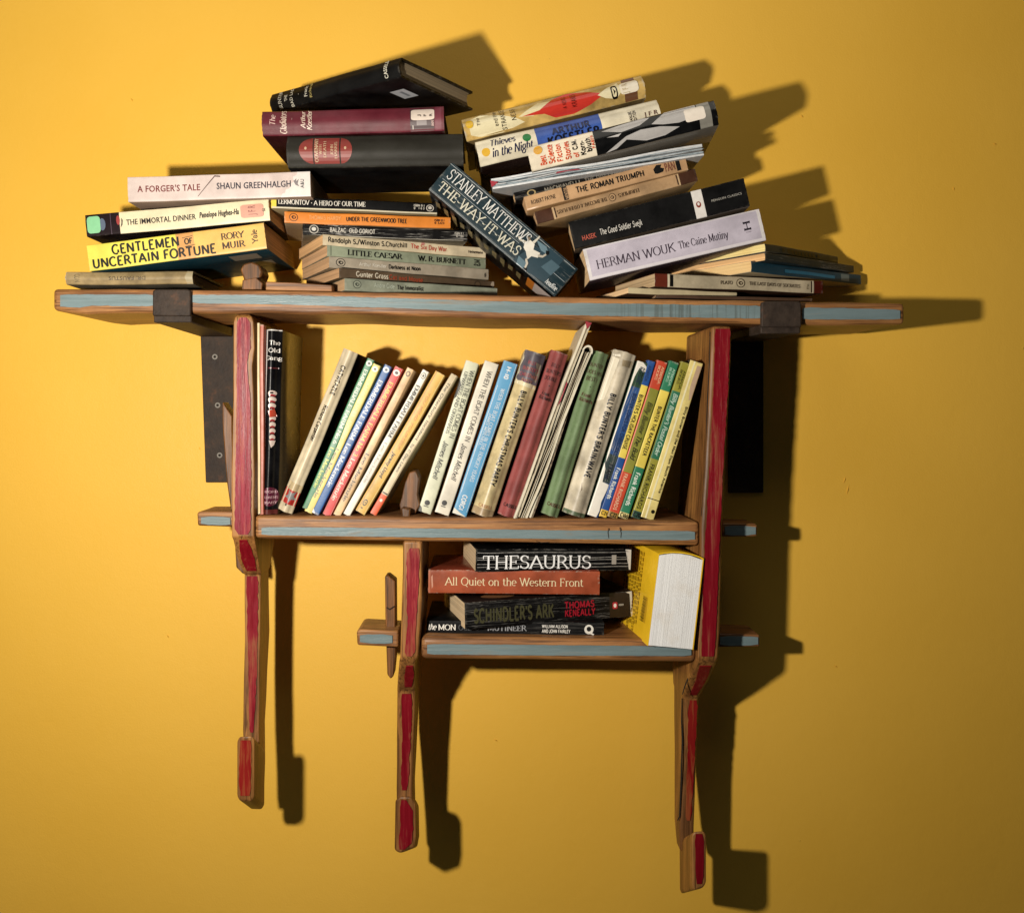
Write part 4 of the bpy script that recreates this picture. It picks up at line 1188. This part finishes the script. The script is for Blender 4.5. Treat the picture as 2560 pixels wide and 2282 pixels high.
book('paperback_book', 'cream paperback with brown ends and an oval emblem, at the right under the askew books', TOP, (1637, 700), (2057, 718), 33, .164, 'flat', W=.11,
     spine='cfc0a2', cover='5a2414', under='3a2418', pages='a38a66', wear=.4, stain=.3, bands=[(0, .072, '6b2a18'), (.945, 1.0, '5a1c10')],
     texts=[('PLATO', .375, .445, .38, .62, '4a3826', 'r'), ('THE LAST DAYS OF SOCRATES', .545, .855, .38, .62, '4a3826', 'r'), ('Pe', .895, .905, .3, .7, '7a6a50', 's', 1)],
     decos=[('rule', 'ece0c4', rect(.075, .083, .02, .98)), ('rule', '1c140e', rect(.085, .104, .06, .94)), ('rule', 'ece0c4', rect(.935, .94, .02, .98)), ('rule', '3a1c10', rect(.925, .931, .06, .94))] + penguin(.495, .5, .026, .34, '4a3826', 'cfc0a2'))
book('booklet', 'thin cream booklet lying flat at the bottom of the right pile', TOP, (1571, 727), (1842, 738), 15, .166, 'flat', W=.11, spine='d9c9a2', cover='8a6c4a', under='4a3222', pages='caa77c', wear=.3)
book('booklet', 'thin brown booklet under the cream booklet, its corner near the iron strap', TOP, (1640, 741), (2030, 750), 8, .155, .155, W=.11, spine='4a3424', cover='5c4632', under='2c2018', pages='8a6c4a', wear=.3)

BS[0] = .72
# ---------------------------------------------------------------- books on the middle board
def mid(nm, lab, A, B, t, sp, d=.148, W=.108, grp=MID, **kw):
    return book(nm, lab, grp, A, B, t, d, d, W=W, spine=sp, **kw)


mid('pamphlet', 'thin cream-edged pamphlet squeezed against the left upright', (646, 808), (648, 1284), 6, 'cbb27c', d=.163, W=.10, cover='b39a68', wear=.5)
mid('pamphlet', 'thin rust-orange book between the left upright and the dark jacketed book', (655, 812), (654, 1286), 9, 'a8492a', d=.161, cover='8f3c22', wear=.6, W=.10)
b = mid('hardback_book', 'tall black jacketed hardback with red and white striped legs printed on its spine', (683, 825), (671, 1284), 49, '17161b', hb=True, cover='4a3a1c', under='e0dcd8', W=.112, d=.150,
    rough=.30, wear=.1, cover_t=.0016, bulge=.007, pages='6c5a40', bands=[(.975, 1.0, '5a2420')],
    texts=[('The', .060, .082, .42, .90, 'e9e4de', 'r', 1), ('Old', .101, .123, .36, .90, 'e9e4de', 'r', 1), ('Gang', .143, .165, .22, 1.0, 'e9e4de', 'r', 1), 
           ('OXFORD', .872, .884, .18, .95, 'd5a8b0', 'r', 1), ("CHILDREN'S", .902, .914, .10, .98, 'd5a8b0', 'r', 1), ('LIBRARY', .930, .942, .15, .95, 'd5a8b0', 'r', 1)],
    decos=[('small_print', '5c2028', rect(.205, .212, .36, .58)), ('small_print', '5c2028', rect(.205, .212, .62, .86)), ('purple_patch', '5a1c34', oval(.905, .6, .052, .42)), ('jacket_edge_and_glare', 'e6e2dc', rect(.0, .006, .03, .97)), ('jacket_edge_and_glare', 'ebe9e6', rect(.0, .97, .02, .29))])  # wide pale strip: white jacket edge plus lamp glare painted on the spine
legs = []
for i in range(8):
    u0 = .345 + i * .034
    w_ = .34 - i * .025 if i < 3 else .24 - (i - 3) * .012
    c0 = .62 + (.04 if i > 3 else 0)
    b.put('striped_figure', [(x, y, 0) for x, y in oval(u0, c0, .0155, w_ / 2 + .03, 12)], [tuple(range(12))], ink_mat('e6d3c8', .3))
    b.put('striped_figure', [(x, y, 1) for x, y in ((u0 + .009, c0 - w_ * .42), (u0 + .017, c0 - w_ * .4), (u0 + .014, c0), (u0 + .018, c0 + w_ * .42), (u0 + .008, c0 + w_ * .42), (u0 + .004, c0))], [(0, 1, 2, 3, 4, 5)], ink_mat('a32a30', .3))
b.put('striped_figure', [(.60, .52, 2), (.60, .80, 2), (.625, .74, 2), (.64, .62, 2)], [(0, 1, 2, 3)], ink_mat('e6d3c8', .3))
b.put('striped_figure', [(.44, .45, 3), (.43, .75, 3), (.47, .85, 3), (.475, .55, 3)], [(0, 1, 2, 3)], ink_mat('c24a34', .3))
b.put('eye', [(x, y, 4) for x, y in oval(.342, .60, .005, .08, 8)], [tuple(range(8))], ink_mat('2a1a1c', .3))

mid('hardback_book', 'leaning cream jacketed hardback with a grey star on red at its foot', (877, 877), (712, 1278), 41, 'e2d2b2', hb=True, cover='141210', under='d0bf9c', W=.108, cover_t=.0016, bulge=.004, pages='5c4c34', wear=.6, stain=.3, rough=.4,
    texts=[('CATWEAZLE', .095, .275, .34, .60, '241810', 'b'), ('Richard Carpenter', .345, .565, .28, .52, '2c2018', 'b')],
    decos=[('red_patch', 'b8302a', [(.86, .04), (.865, .97), (.955, .97), (.95, .04)]), ('star_print', '8f8d8c', [(.905 + (.042 if i % 2 == 0 else .02) * math.cos(R(36 * i)), .52 + (.40 if i % 2 == 0 else .18) * math.sin(R(36 * i))) for i in range(10)]),
           ('tape', 'c9b48c', [(.82, .1), (.83, .98), (.872, .98), (.868, .12)]), ('tear', '3a2a1c', [(.84, .2), (.866, .16), (.866, .22)]), ('label_print', '4a3a2c', rect(.95, .965, .4, .5))])
mid('paperback_book', 'green leaning paperback with white title, beside the black board of the star jacketed book', (927, 898), (765, 1272), 19, '2f7c52', under='1c1a18', cover='2f7c52', wear=.5,
    texts=[('EMMERDALE FARM No 6', .07, .565, .28, .74, 'dde6cc', 'r'), ('Lee Mackenzie', .59, .86, .28, .72, 'd3d94c', 'r')],
    decos=[('emblem', 'e2e2d4', oval(.028, .5, .018, .40)), ('emblem', '1c2c20', oval(.028, .5, .008, .18))])
mid('paperback_book', 'pale yellow leaning paperback with grey author name low on its spine', (943, 912), (770, 1280), 21, 'ecd978', wear=.4, stain=.3, texts=[('EMMERDALE FARM', .1, .5, .3, .66, 'efe08c', 'r', 0, .2), ('Lee Mackenzie', .57, .905, .26, .64, '6d6a54', 'r')],
    decos=[('emblem', 'f2ecd8', oval(.03, .5, .018, .38)), ('emblem', '3a362c', oval(.03, .5, .007, .15))])
mid('paperback_book', 'royal blue leaning paperback with white title', (970, 914), (788, 1284), 20, '1c5a9c', wear=.5, texts=[('EMMERDALE FARM', .10, .50, .26, .76, 'dfe4ea', 'r'), ('Lee Mackenzie', .53, .82, .24, .72, 'dfe4ea', 'r')],
    decos=[('emblem', 'e2e6ea', oval(.028, .5, .018, .40)), ('emblem', '1c2c40', oval(.028, .5, .008, .18)), ('worn_corner', 'dfe2e6', [(.97, .0), (1., .0), (1., .5)])])
mid('paperback_book', 'red leaning paperback with yellow title and white edges', (997, 919), (816, 1288), 22, 'd33434', wear=.35, texts=[('EMMERDALE FARM No 3', .10, .60, .26, .72, 'f2c84a', 'r'), ('Lee Mackenzie', .62, .90, .24, .70, 'f0d8c4', 'r')],
    decos=[('emblem', 'f0e4dc', oval(.035, .5, .020, .40)), ('emblem', '2c1818', oval(.035, .5, .009, .2)), ('edge_rule', 'f2c4b4', rect(.0, 1., .90, .935)), ('edge_rule', 'f2c4b4', rect(.0, 1., .06, .09))])
mid('paperback_book', 'peach-cream leaning paperback between the red one and the white one', (1027, 922), (841, 1288), 19, 'e6c08e', wear=.4, stain=.35, texts=[('EMMERDALE', .1, .4, .3, .66, 'd9a67c', 'r', 0, .6), ('Lee Mackenzie', .58, .905, .26, .70, '4a3a2c', 'r')],
    decos=[('emblem', '6a5238', oval(.035, .5, .018, .32)), ('emblem', 'e6c08e', oval(.035, .5, .010, .16))])
mid('paperback_book', 'white leaning paperback with bold black title on its upper half', (1065, 927), (866, 1287), 18, 'eee9dc', wear=.3, stain=.2, texts=[('EMMERDALE FARM', .10, .46, .24, .76, '16140f', 'R'), ('Lee Mackenzie', .50, .78, .28, .66, 'a8a498', 'r', 0, .3)],
    decos=[('emblem', '2c2a26', oval(.035, .5, .020, .36)), ('emblem', 'eee9dc', oval(.035, .5, .016, .28)), ('emblem', '4a4640', oval(.035, .5, .008, .14))])
mid('paperback_book', 'golden yellow leaning paperback with black author name', (1101, 933), (900, 1281), 27, 'e3b54e', wear=.3, stain=.3, texts=[('YOU MIND YOURSELF', .14, .54, .42, .70, 'd9924a', 'si', 0, .3), ('Jeremy Lloyd', .57, .75, .34, .66, '241808', 'bi')],
    decos=[('emblem', '2c2010', oval(.93, .45, .022, .20)), ('emblem', 'e3b54e', oval(.93, .45, .014, .12)), ('emblem', '2c2010', oval(.93, .45, .006, .06)), ('edge_rule', 'f0d48a', rect(0, 1, .88, .97)), ('edge_rule', 'c78f34', rect(0, 1, .12, .18)), ('small_print', '2c2010', rect(.965, .972, .3, .5))])
mid('paperback_book', 'slim cream leaning paperback with handwriting title and an orange foot', (1136, 937), (932, 1285), 18, 'e6d4ae', wear=.4, stain=.3, bands=[(.86, 1.0, 'd9582a')],
    texts=[('The Otterbury Incident', .06, .47, .30, .66, '2c2014', 'k'), ('by C Day Lewis', .50, .70, .30, .64, '3c3024', 'k'), ('45', .80, .81, .3, .7, '4a3c2c', 'k', 1)],
    decos=[('rule', '3a2c20', rect(.0, .86, .86, .90)), ('rule', '3a2c20', rect(.845, .855, .1, .9)), ('emblem', 'f0e0d0', oval(.90, .5, .01, .2))])
G3 = 'pale paperbacks'
mid('paperback_book', 'greenish-white leaning paperback with a two-line title and a torn dark upper left edge', (1181, 905), (1061, 1281), 34, 'dfe0c4', wear=.4, stain=.25,
    texts=[('WHEN THE BOAT COMES IN', .05, .50, .56, .88, '2f332c', 'r'), ('UPWARDS AND ONWARDS', .07, .48, .20, .44, '3c4038', 'r'), ('James Mitchell', .53, .78, .28, .66, '2f332c', 'i')],
    decos=[('torn_edge', '1c1c1c', [(.12, .0), (.16, .22), (.24, .16), (.26, .0)]), ('emblem', '1c1a18', oval(.935, .48, .017, .20)), ('emblem', '5d5c52', rect(.955, .962, .3, .66)), ('torn_edge', '2c2c28', [(.96, 0), (1., .0), (1., .3), (.975, .2)])])
mid('paperback_book', 'off-white leaning paperback with one-line thin capitals, left of the light blue book', (1229, 906), (1104, 1284), 37, 'ece4d2', wear=.3, stain=.25,
    texts=[('WHEN THE BOAT COMES IN', .055, .52, .42, .74, '4a4640', 'r'), ('James Mitchell', .54, .78, .34, .70, '3a3630', 'i')],
    decos=[('emblem', '1c1a18', oval(.93, .44, .017, .18)), ('emblem', '5d5c52', rect(.950, .957, .28, .6))])
mid('paperback_book', 'light blue leaning paperback with thin white capitals and rules', (1277, 906), (1148, 1287), 37, '5aa2cf', wear=.5, stain=.1,
    texts=[('WHEN THE BOAT COMES IN THE HUNGRY YEARS', .17, .78, .44, .70, 'e9eef2', 'rl'), ('JAMES MITCHELL', .34, .55, .24, .40, 'e9eef2', 'rl'), ('H-10', .03, .11, .38, .66, 'e9eef2', 'x'), ('CORGI', .87, .965, .32, .62, 'eef2f4', 'x')],
    decos=[('rule', 'dfe8ee', rect(.16, .86, .12, .15)), ('rule', 'dfe8ee', rect(.0, .97, .90, .925)), ('worn_corner', 'e6e2d4', [(.965, .0), (1., 0), (1., 1.), (.985, .5)])])
b = mid('hardback_book', 'cream jacketed hardback with a torn top baring grey cloth and pink lettering', (1340, 882), (1204, 1288), 57, 'e3cf9c', hb=True, cover='3a3530', under='c9b684', cover_t=.0018, bulge=.006, wear=.5, stain=.5, rough=.4, W=.112,
    bands=[(0, .185, '6d6670'), (.955, 1.0, 'b59c78')],
    texts=[('BILLY', .055, .075, .30, .66, '9c3a50', 'b', 1, .3), ("BUNTER'S", .093, .113, .16, .86, '9c3a50', 'b', 1, .3), ('CHRISTMAS', .131, .151, .10, .90, '9c3a50', 'b', 1, .3), ('PARTY', .165, .182, .26, .74, '9c3a50', 'b', 1, .4),
           ("BILLY BUNTER'S CHRISTMAS PARTY", .235, .815, .40, .62, '16181c', 'x'), ('CASSELL', .93, .95, .2, .8, 'c99468', 's', 1)],
    decos=[('torn_edge', 'ece0bc', [(.165, .0), (.185, .1), (.18, .3), (.19, .5), (.183, .7), (.195, .98), (.21, .98), (.205, .0)]), ('torn_edge', 'efe4c4', [(.01, .0), (.05, .08), (.10, .03), (.14, .07), (.17, .0)]), ('tape', '8a8070', [(.055, .62), (.06, .9), (.13, .96), (.17, .9), (.16, .78), (.09, .74)])])
mid('hardback_book', 'dusty red cloth hardback with faint dark lettering near the top', (1400, 881), (1265, 1290), 47, '9c4a48', hb=True, cover='7a3030', cloth=1.0, wear=.3, stain=.3, rough=.6, bulge=.006, W=.112,
    texts=[('BILLY', .072, .093, .28, .74, '4a1c20', 'b', 1), ("BUNTER'S", .112, .133, .12, .92, '4a1c20', 'b', 1), ('DOUBLE', .152, .173, .14, .78, '4a1c20', 'b', 1), ('*', .195, .215, .46, .54, '2c1014', 'x', 1), ('Frank', .245, .265, .26, .66, '3a181c', 'b', 1), ('Richards', .27, .29, .18, .88, '3a181c', 'b', 1), ('CASSELL', .925, .943, .16, .90, '3a1418', 'b', 1)])


def loose(nm, lab, A, B, t, d, W, fold=0, sp='e6dcc0', seed=1, leaves=5, hook=False, red=False, grp=MID, mm=None):
    """a soft magazine standing on edge: separate curling leaves"""
    a = P(*A, d); b_ = P(*B, d)
    ux = (b_ - a).normalized(); L = (b_ - a).length; wy = Vector((0, 1, 0)); vz = ux.cross(wy)
    root = empty(nm, b_ + wy * W / 2); tag(root, lab, 'magazine', grp)
    T = t * (CD - d) / FD
    mm = mm or [ink_mat('efe6cf', .5, .25, 'b8a884'), ink_mat('d8ccb0', .5, .3, '9a8a6c'), ink_mat('5a4636', .5, .5, 'c9b894')]
    for i in range(leaves):
        V, F = [], []
        n = 16
        vo = T * (i - (leaves - 1) / 2) / leaves
        for k in range(n + 1):
            u = L * k / n
            x = vo + T * .22 * nz(k / 5, seed + i * .37) + T * .5 * nz(k / 8, seed) * (.6)
            e = .0016 * nz(k / 4, seed + 40 + i)
            for wv in (0.0, .5, 1.0):
                for s in (-1, 1):
                    V.append(a - root.location + ux * (u + (.003 * nz(i, seed + 2) if k in (0, n) else 0)) + wy * (wv * W + e) + vz * (x + s * (.00035 + (.0007 if i in (0, leaves - 1) else 0))))
        for k in range(n):
            q = k * 6; r = q + 6
            for (i0, i1) in ((0, 2), (2, 4)):
                F.append((q + i0, q + i1, r + i1, r + i0)); F.append((q + i0 + 1, r + i0 + 1, r + i1 + 1, q + i1 + 1))
            F.append((q, r, r + 1, q + 1)); F.append((q + 4, q + 5, r + 5, r + 4))
        F.append((0, 1, 3, 2)); F.append((2, 3, 5, 4)); q = n * 6; F.append((q, q + 2, q + 3, q + 1)); F.append((q + 2, q + 4, q + 5, q + 3))
        mesh('page', V, F, mm[2] if i in (2,) else mm[i % 2], root, smooth=40)
    if hook:        # folded spine: a loop at the top
        V, F = [], []
        for k in range(13):
            an = R(180 - 15 * k)
            for rr in (T * .56, T * .40):
                for wv in (-.0008, W * .8):
                    V.append(a - root.location + ux * (-math.sin(an) * rr * 1.3) + vz * (math.cos(an) * rr) + wy * wv)
        for k in range(12):
            q = k * 4
            for i0, i1 in ((0, 1), (1, 3), (3, 2), (2, 0)):
                F.append((q + i0, q + i1, q + 4 + i1, q + 4 + i0))
        mesh('folded_cover', V, F, mm[0], root, smooth=50)
    if red:
        V = [a - root.location + ux * (L * x) + vz * y - wy * .0014 for x, y in ((-.004, -.0035), (-.006, .004), (.012, .0025), (.03, .0012), (.01, -.002))]
        mesh('red_fold', V, [(0, 1, 2, 3, 4)], ink_mat('a8283a'), root)
        V = [a - root.location + ux * (L * x) + vz * y - wy * .0018 for x, y in ((.30, -.0004), (.31, .0014), (.40, .0012), (.43, -.0006), (.36, .0003))]
        mesh('red_print', V, [(0, 1, 2, 3, 4)], ink_mat('a83444'), root)
    return root


loose('magazine', 'thin glossy magazine with a red fold and curling white page edges in the right pile', (1230, 461), (1757, 374), 25, .172, .128, leaves=9, seed=21, red=True, grp=TOP,
      mm=[ink_mat('f2f3f4', .35, .3, '9fb0bc'), ink_mat('c9d6de', .3, .5, '6f8794'), ink_mat('3c4448', .4, .5, 'aab4ba')])
loose('magazine', 'tallest cream magazine standing on edge with a red nick at its top', (1470, 808), (1292, 1294), 11, .158, .12, leaves=4, seed=3, red=True)
loose('magazine', 'folded cream magazine with a looped top edge standing on edge', (1468, 880), (1306, 1296), 24, .155, .11, leaves=7, seed=8, hook=True)
loose('magazine', 'short limp magazine right of the looped one, against the green cloth book', (1434, 985), (1328, 1297), 8, .152, .10, leaves=3, seed=14)
BS[0] = .82
mid('hardback_book', 'sage green cloth hardback with faint brown lettering near the top', (1502, 881), (1374, 1288), 45, '71895f', hb=True, cover='4c5c40', cloth=1.0, wear=.3, stain=.3, rough=.6, bulge=.006, W=.112,
    texts=[('BUNTER', .072, .093, .12, .88, '4a3a24', 'b', 1), ('DOES HIS', .115, .135, .10, .92, '4a3a24', 'b', 1), ('BEST !', .155, .177, .16, .80, '4a3a24', 'b', 1), ('*', .205, .22, .46, .54, '2c1c10', 'x', 1), ('Frank', .255, .275, .2, .70, '5a3424', 'b', 1), ('Richards', .285, .305, .14, .90, '5a3424', 'b', 1), ('CASSELL', .925, .943, .16, .90, '5a2c20', 'b', 1)])
mid('hardback_book', 'worn greyish-white jacketed hardback with frayed top and dark slanted title', (1563, 881), (1433, 1287), 60, 'd8ccb4', hb=True, cover='2f5240', under='c0b294', cover_t=.002, bulge=.007, wear=1.0, stain=.45, rough=.45, W=.112,
    bands=[(.975, 1.0, '5c6c50')],
    texts=[("BILLY BUNTER'S BRAIN-WAVE", .255, .765, .42, .64, '1d2230', 'x')],
    decos=[('torn_edge', 'f0e8d6', [(.0, .0), (.03, .06), (.02, .3), (.035, .34), (.04, .0)]), ('paper_fold', 'ece2cc', [(.04, .0), (.05, .33), (.30, .24), (.32, .0)]), ('grime', '9c8c70', [(.05, .45), (.04, .9), (.08, .88), (.085, .5)]), ('grime', '8a7a60', [(.80, .4), (.84, .5), (.87, .42), (.85, .46)]), ('grime', 'a89878', [(.35, .6), (.42, .66), (.47, .62), (.42, .63)])])
b = mid('paperback_book', 'tattered blue paperback with its white spine paper torn open', (1608, 906), (1482, 1290), 29, '1b4a86', wear=1.0, crack=.6, stain=.4, cover='1c4a34', under='35604c', bands=[(0, .16, '2c4a38'), (.60, .78, '2c3c3c')],
    texts=[('ARMADA', .03, .14, .66, .86, '14201a', 'b', 0, .3), ('BOOKS', .03, .13, .42, .60, '14201a', 'b', 0, .3), ('BUNTER COMES FOR CHRISTMAS', .20, .60, .5, .8, '16305c', 'x'), ('FRANK', .66, .76, .4, .75, '0e1420', 'b', 0, .3)],
    decos=[('torn_paper', 'ece6da', [(.0, .0), (.0, .5), (.02, .9), (.05, .98), (.06, .8), (.04, .35), (.10, .18), (.2, .12), (.3, .07), (.4, .13), (.5, .10), (.6, .16), (.66, .1), (.6, 0), (.3, .0)]),
           ('torn_paper', 'efeadf', [(.66, .0), (.70, .25), (.78, .35), (.785, .95), (.80, .98), (.9, .8), (.96, .9), (1., .8), (1., .0)])])
mid('paperback_book', 'slim paperback in blue and yellow sections with bold black title', (1630, 903), (1507, 1292), 20, '1f4f94', wear=.6, bands=[(.155, .62, 'ead25c'), (.955, 1.0, 'e0b83c')],
    texts=[('ARMADA', .03, .13, .28, .66, '16305c', 'b'), ("BUNTER'S HOLIDAY CRUISE", .215, .565, .26, .70, '14140c', 'x'), ('Frank Richards', .685, .885, .26, .72, 'e9ece4', 'b'), ('C218', .965, .985, .15, .85, '2c2410', 'b', 1)])
mid('paperback_book', 'slim paperback in orange and olive sections with italic black title', (1657, 904), (1531, 1294), 27, 'c8472c', wear=.5, bands=[(.175, .71, '8a8a34'), (.965, 1.0, '9a7c3c')],
    texts=[('ARMADA', .03, .14, .60, .84, 'eebf94', 'r'), ('BOOKS', .03, .12, .26, .48, 'eebf94', 'r'), ('Billy Bunter The Bold', .26, .63, .34, .78, '16180c', 'i'), ('FRANK RICHARDS', .72, .95, .30, .66, 'efc8a4', 's'), ('C227', .97, .995, .2, .8, '2c1c10', 'b', 1)],
    decos=[('edge_rule', 'e0553a', rect(0.175, .71, .0, .10))])
mid('paperback_book', 'slim paperback in green and yellow sections with bold black title', (1686, 905), (1558, 1295), 25, '2a7a58', wear=.6, bands=[(.185, .675, 'e6cf5a'), (.965, 1.0, 'e0d08c')],
    texts=[('ARMADA', .04, .15, .60, .84, 'b9dcc4', 'r'), ('BOOKS', .04, .13, .26, .48, 'b9dcc4', 'r'), ('BUNTER THE RACKETEER', .285, .60, .36, .70, '14160c', 'x'), ('Frank Richards', .71, .92, .30, .72, 'e6efe4', 'b'), ('C166', .97, .995, .1, .9, '2c2410', 'b', 1)])
mid('paperback_book', 'slim paperback in olive and green sections with white italic title', (1715, 907), (1589, 1295), 23, '9a9434', wear=.6, bands=[(.185, .62, '2a6f50'), (.955, 1.0, '2a4c40')],
    texts=[('ARMADA', .05, .17, .56, .82, '1c2010', 'r'), ('BOOKS', .05, .14, .24, .46, '1c2010', 'r'), ("Billy Bunter's Postal Order", .20, .60, .30, .76, 'c9e2d0', 'i'), ('FRANK RICHARDS', .655, .94, .24, .70, '1c2010', 's'), ('C205', .965, .99, .1, .9, '101810', 'b', 1)])
mid('paperback_book', 'pale yellow paperback at the right end of the leaning row with small black lettering', (1742, 905), (1618, 1296), 34, 'ecd98c', wear=.5, stain=.35, cover='1c1812', rough=.3,
    texts=[('Billy Bunter and the Man from South America', .28, .83, .72, .88, '2c2414', 'b')],
    decos=[('grime', 'c2a68c', [(.02, .62), (.02, .95), (.22, .95), (.24, .80), (.16, .60)]), ('edge_rule', 'f4ecc4', rect(.0, 1., .30, .42)), ('rule', '1c1812', rect(.875, .88, .0, 1.)), ('emblem', '2c2414', oval(.95, .75, .012, .14))])

# ---------------------------------------------------------------- books on the lowest board
book('paperback_book', 'dark paperback at the bottom of the lowest pile with white lettering', LOW, (1066, 1568), (1510, 1574), 36, .140, .140, W=.11, spine='17181b', cover='121316', pages='8a7458', wear=.3, crack=.15,
     texts=[('the', .012, .058, .38, .80, 'eeeae2', 'i'), ('MON', .068, .165, .38, .74, 'eeeae2', 'r'), ('OCLED', .18, .30, .38, .74, '4a4c50', 'r'), ('MUTINEER', .345, .565, .38, .74, 'a8aaae', 'r', 0, .4), ('WILLIAM ALLISON', .65, .795, .60, .80, 'e2dfd8', 'x'), ('AND JOHN FAIRLEY', .65, .81, .26, .48, 'e2dfd8', 'x')],
     decos=[('emblem', 'e9e6de', oval(.915, .52, .026, .33)), ('emblem', '17181b', oval(.915, .55, .013, .17)), ('emblem', 'e9e6de', [(.915, .25), (.94, .12), (.945, .2), (.92, .36)])])
book('paperback_book', 'thick black paperback set askew with olive lettering and worn tan page ends', LOW, (1162, 1541), (1580, 1509), 66, .160, .108, W=.112, spine='131112', cover='2c1a14', under='0f0d0e', pages='b8a07c', wear=.8, crack=.25,
     texts=[("SCHINDLER'S ARK", .05, .52, .24, .72, '47452c', 'x'), ('THOMAS', .585, .765, .52, .76, 'a3182c', 'x'), ('KENEALLY', .585, .77, .22, .46, 'a3182c', 'x'), ('HODDER', .915, .945, .48, .54, 'd5cfc4', 'b')],
     decos=[('end_panel', '2a1812', rect(.86, .985, .03, .97)), ('emblem', 'b8283a', rrect(.878, .908, .36, .62, .2)), ('emblem', 'f0e8e4', oval(.893, .49, .009, .08)), ('worn_fold', 'd8d2c4', [(.99, .05), (1., .0), (1., 1.), (.96, .97), (.985, .9)]), ('cover_print', 'a8744c', oval(.22, .2, .10, .10), 'over')])
book('paperback_book', 'rust-brown paperback with cream serif lettering in the lowest pile', LOW, (1071, 1453), (1499, 1458), 59, .150, .150, W=.11, spine='a34e30', cover='7c3420', under='5c2a1c', pages='8a6c48', wear=.6, stain=.35, rough=.3,
     texts=[('All Quiet on the Western Front', .095, .905, .36, .68, 'ecd9b0', 'm')],
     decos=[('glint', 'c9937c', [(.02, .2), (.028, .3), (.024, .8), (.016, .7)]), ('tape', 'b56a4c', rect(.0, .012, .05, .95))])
b = book('paperback_book', 'black creased paperback with one large white word in serif capitals', LOW, (1189, 1401), (1578, 1399), 56, .158, .130, W=.11, spine='121214', cover='0f0e10', under='0c0b0c', pages='b59c78', wear=.7, crack=.2, rough=.3,
     texts=[('THESAURUS', .045, .735, .14, .70, 'ffffff', 'm')],
     decos=[('crease', ink_mat('d5d2cc', .5, .5, '121214'), [(.01 + .97 * i / 24, q + .010 * nz(i / 3, k_) * 2 + .007) for i in range(25)] + [(.01 + .97 * i / 24, q + .010 * nz(i / 3, k_) * 2 - .007) for i in range(24, -1, -1)]) for k_, q in enumerate((.20, .34, .52, .62, .84))]
     + [('crease', 'd5d2cc', [(.985, .05), (.995, .05), (.998, .95), (.96, .97), (.96, .93), (.987, .9)]), ('small_print', 'a8a49c', rect(.87, .90, .3, .72))])
# the fat yellow book stands with its spine upward and its page ends towards the room
c = P(1618, 1614, .178)      # front lower left corner
uy = Vector((.12, -1, .0)).normalized()     # along the spine, towards the room
Ly, Ty = .172, .0535
wz = Matrix.Rotation(R(7.0), 3, 'Y') @ Vector((0, 0, -1))
wz = (wz - wz.dot(uy) * uy).normalized()
tz = uy.cross(wz)
Wy = .103
o0 = c - uy * Ly - wz * Wy
lc = book('dictionary', 'fat yellow paperback standing on its fore-edge with white page ends facing out', LOW, None, None, None, None, W=Wy, frame=(o0, uy, wz, Ly, Ty), spine='ffd024', cover='f5c222', under='ffcf28', pages='d8d6d4', wear=.1, stain=.05, bulge=.004, rough=.35, cover_t=.0013, pmat=page_mat('eceaea', 5200, .13),
     decos=[('barcode_panel', 'e0b022', rect(.80, .90, .52, .80), 'under')])
for i in range(16):
    q = .53 + i * .017; w_ = (.004, .008, .003, .006)[i % 4]
    lc.put('barcode', [(.80, q, 0), (.875, q, 0), (.875, q + w_, 0), (.80, q + w_, 0)], [(0, 1, 2, 3)], ink_mat('1c160c'), 'under')
lines = ['the essential guide to every word in the language', 'clear and full definitions with thousands of examples', 'new words and phrases from every part of the world', 'practical help with spelling and usage throughout', 'authoritative and easy to use every day']
for i in range(7):
    u0 = .34 + i * .062
    V, F = [], []
    r2 = random.Random(i)
    q = .06
    while q < (.95 if i % 2 else .86):
        l_ = r2.uniform(.02, .055)
        k = len(V); V += [(u0, q, 0), (u0 + .018, q, 0), (u0 + .018, q + l_, 0), (u0, q + l_, 0)]; F.append((k, k + 1, k + 2, k + 3)); q += l_ + .012
    lc.put('small_print', V, F, ink_mat('6a500c', .5, .5, 'e0b022'), 'under')
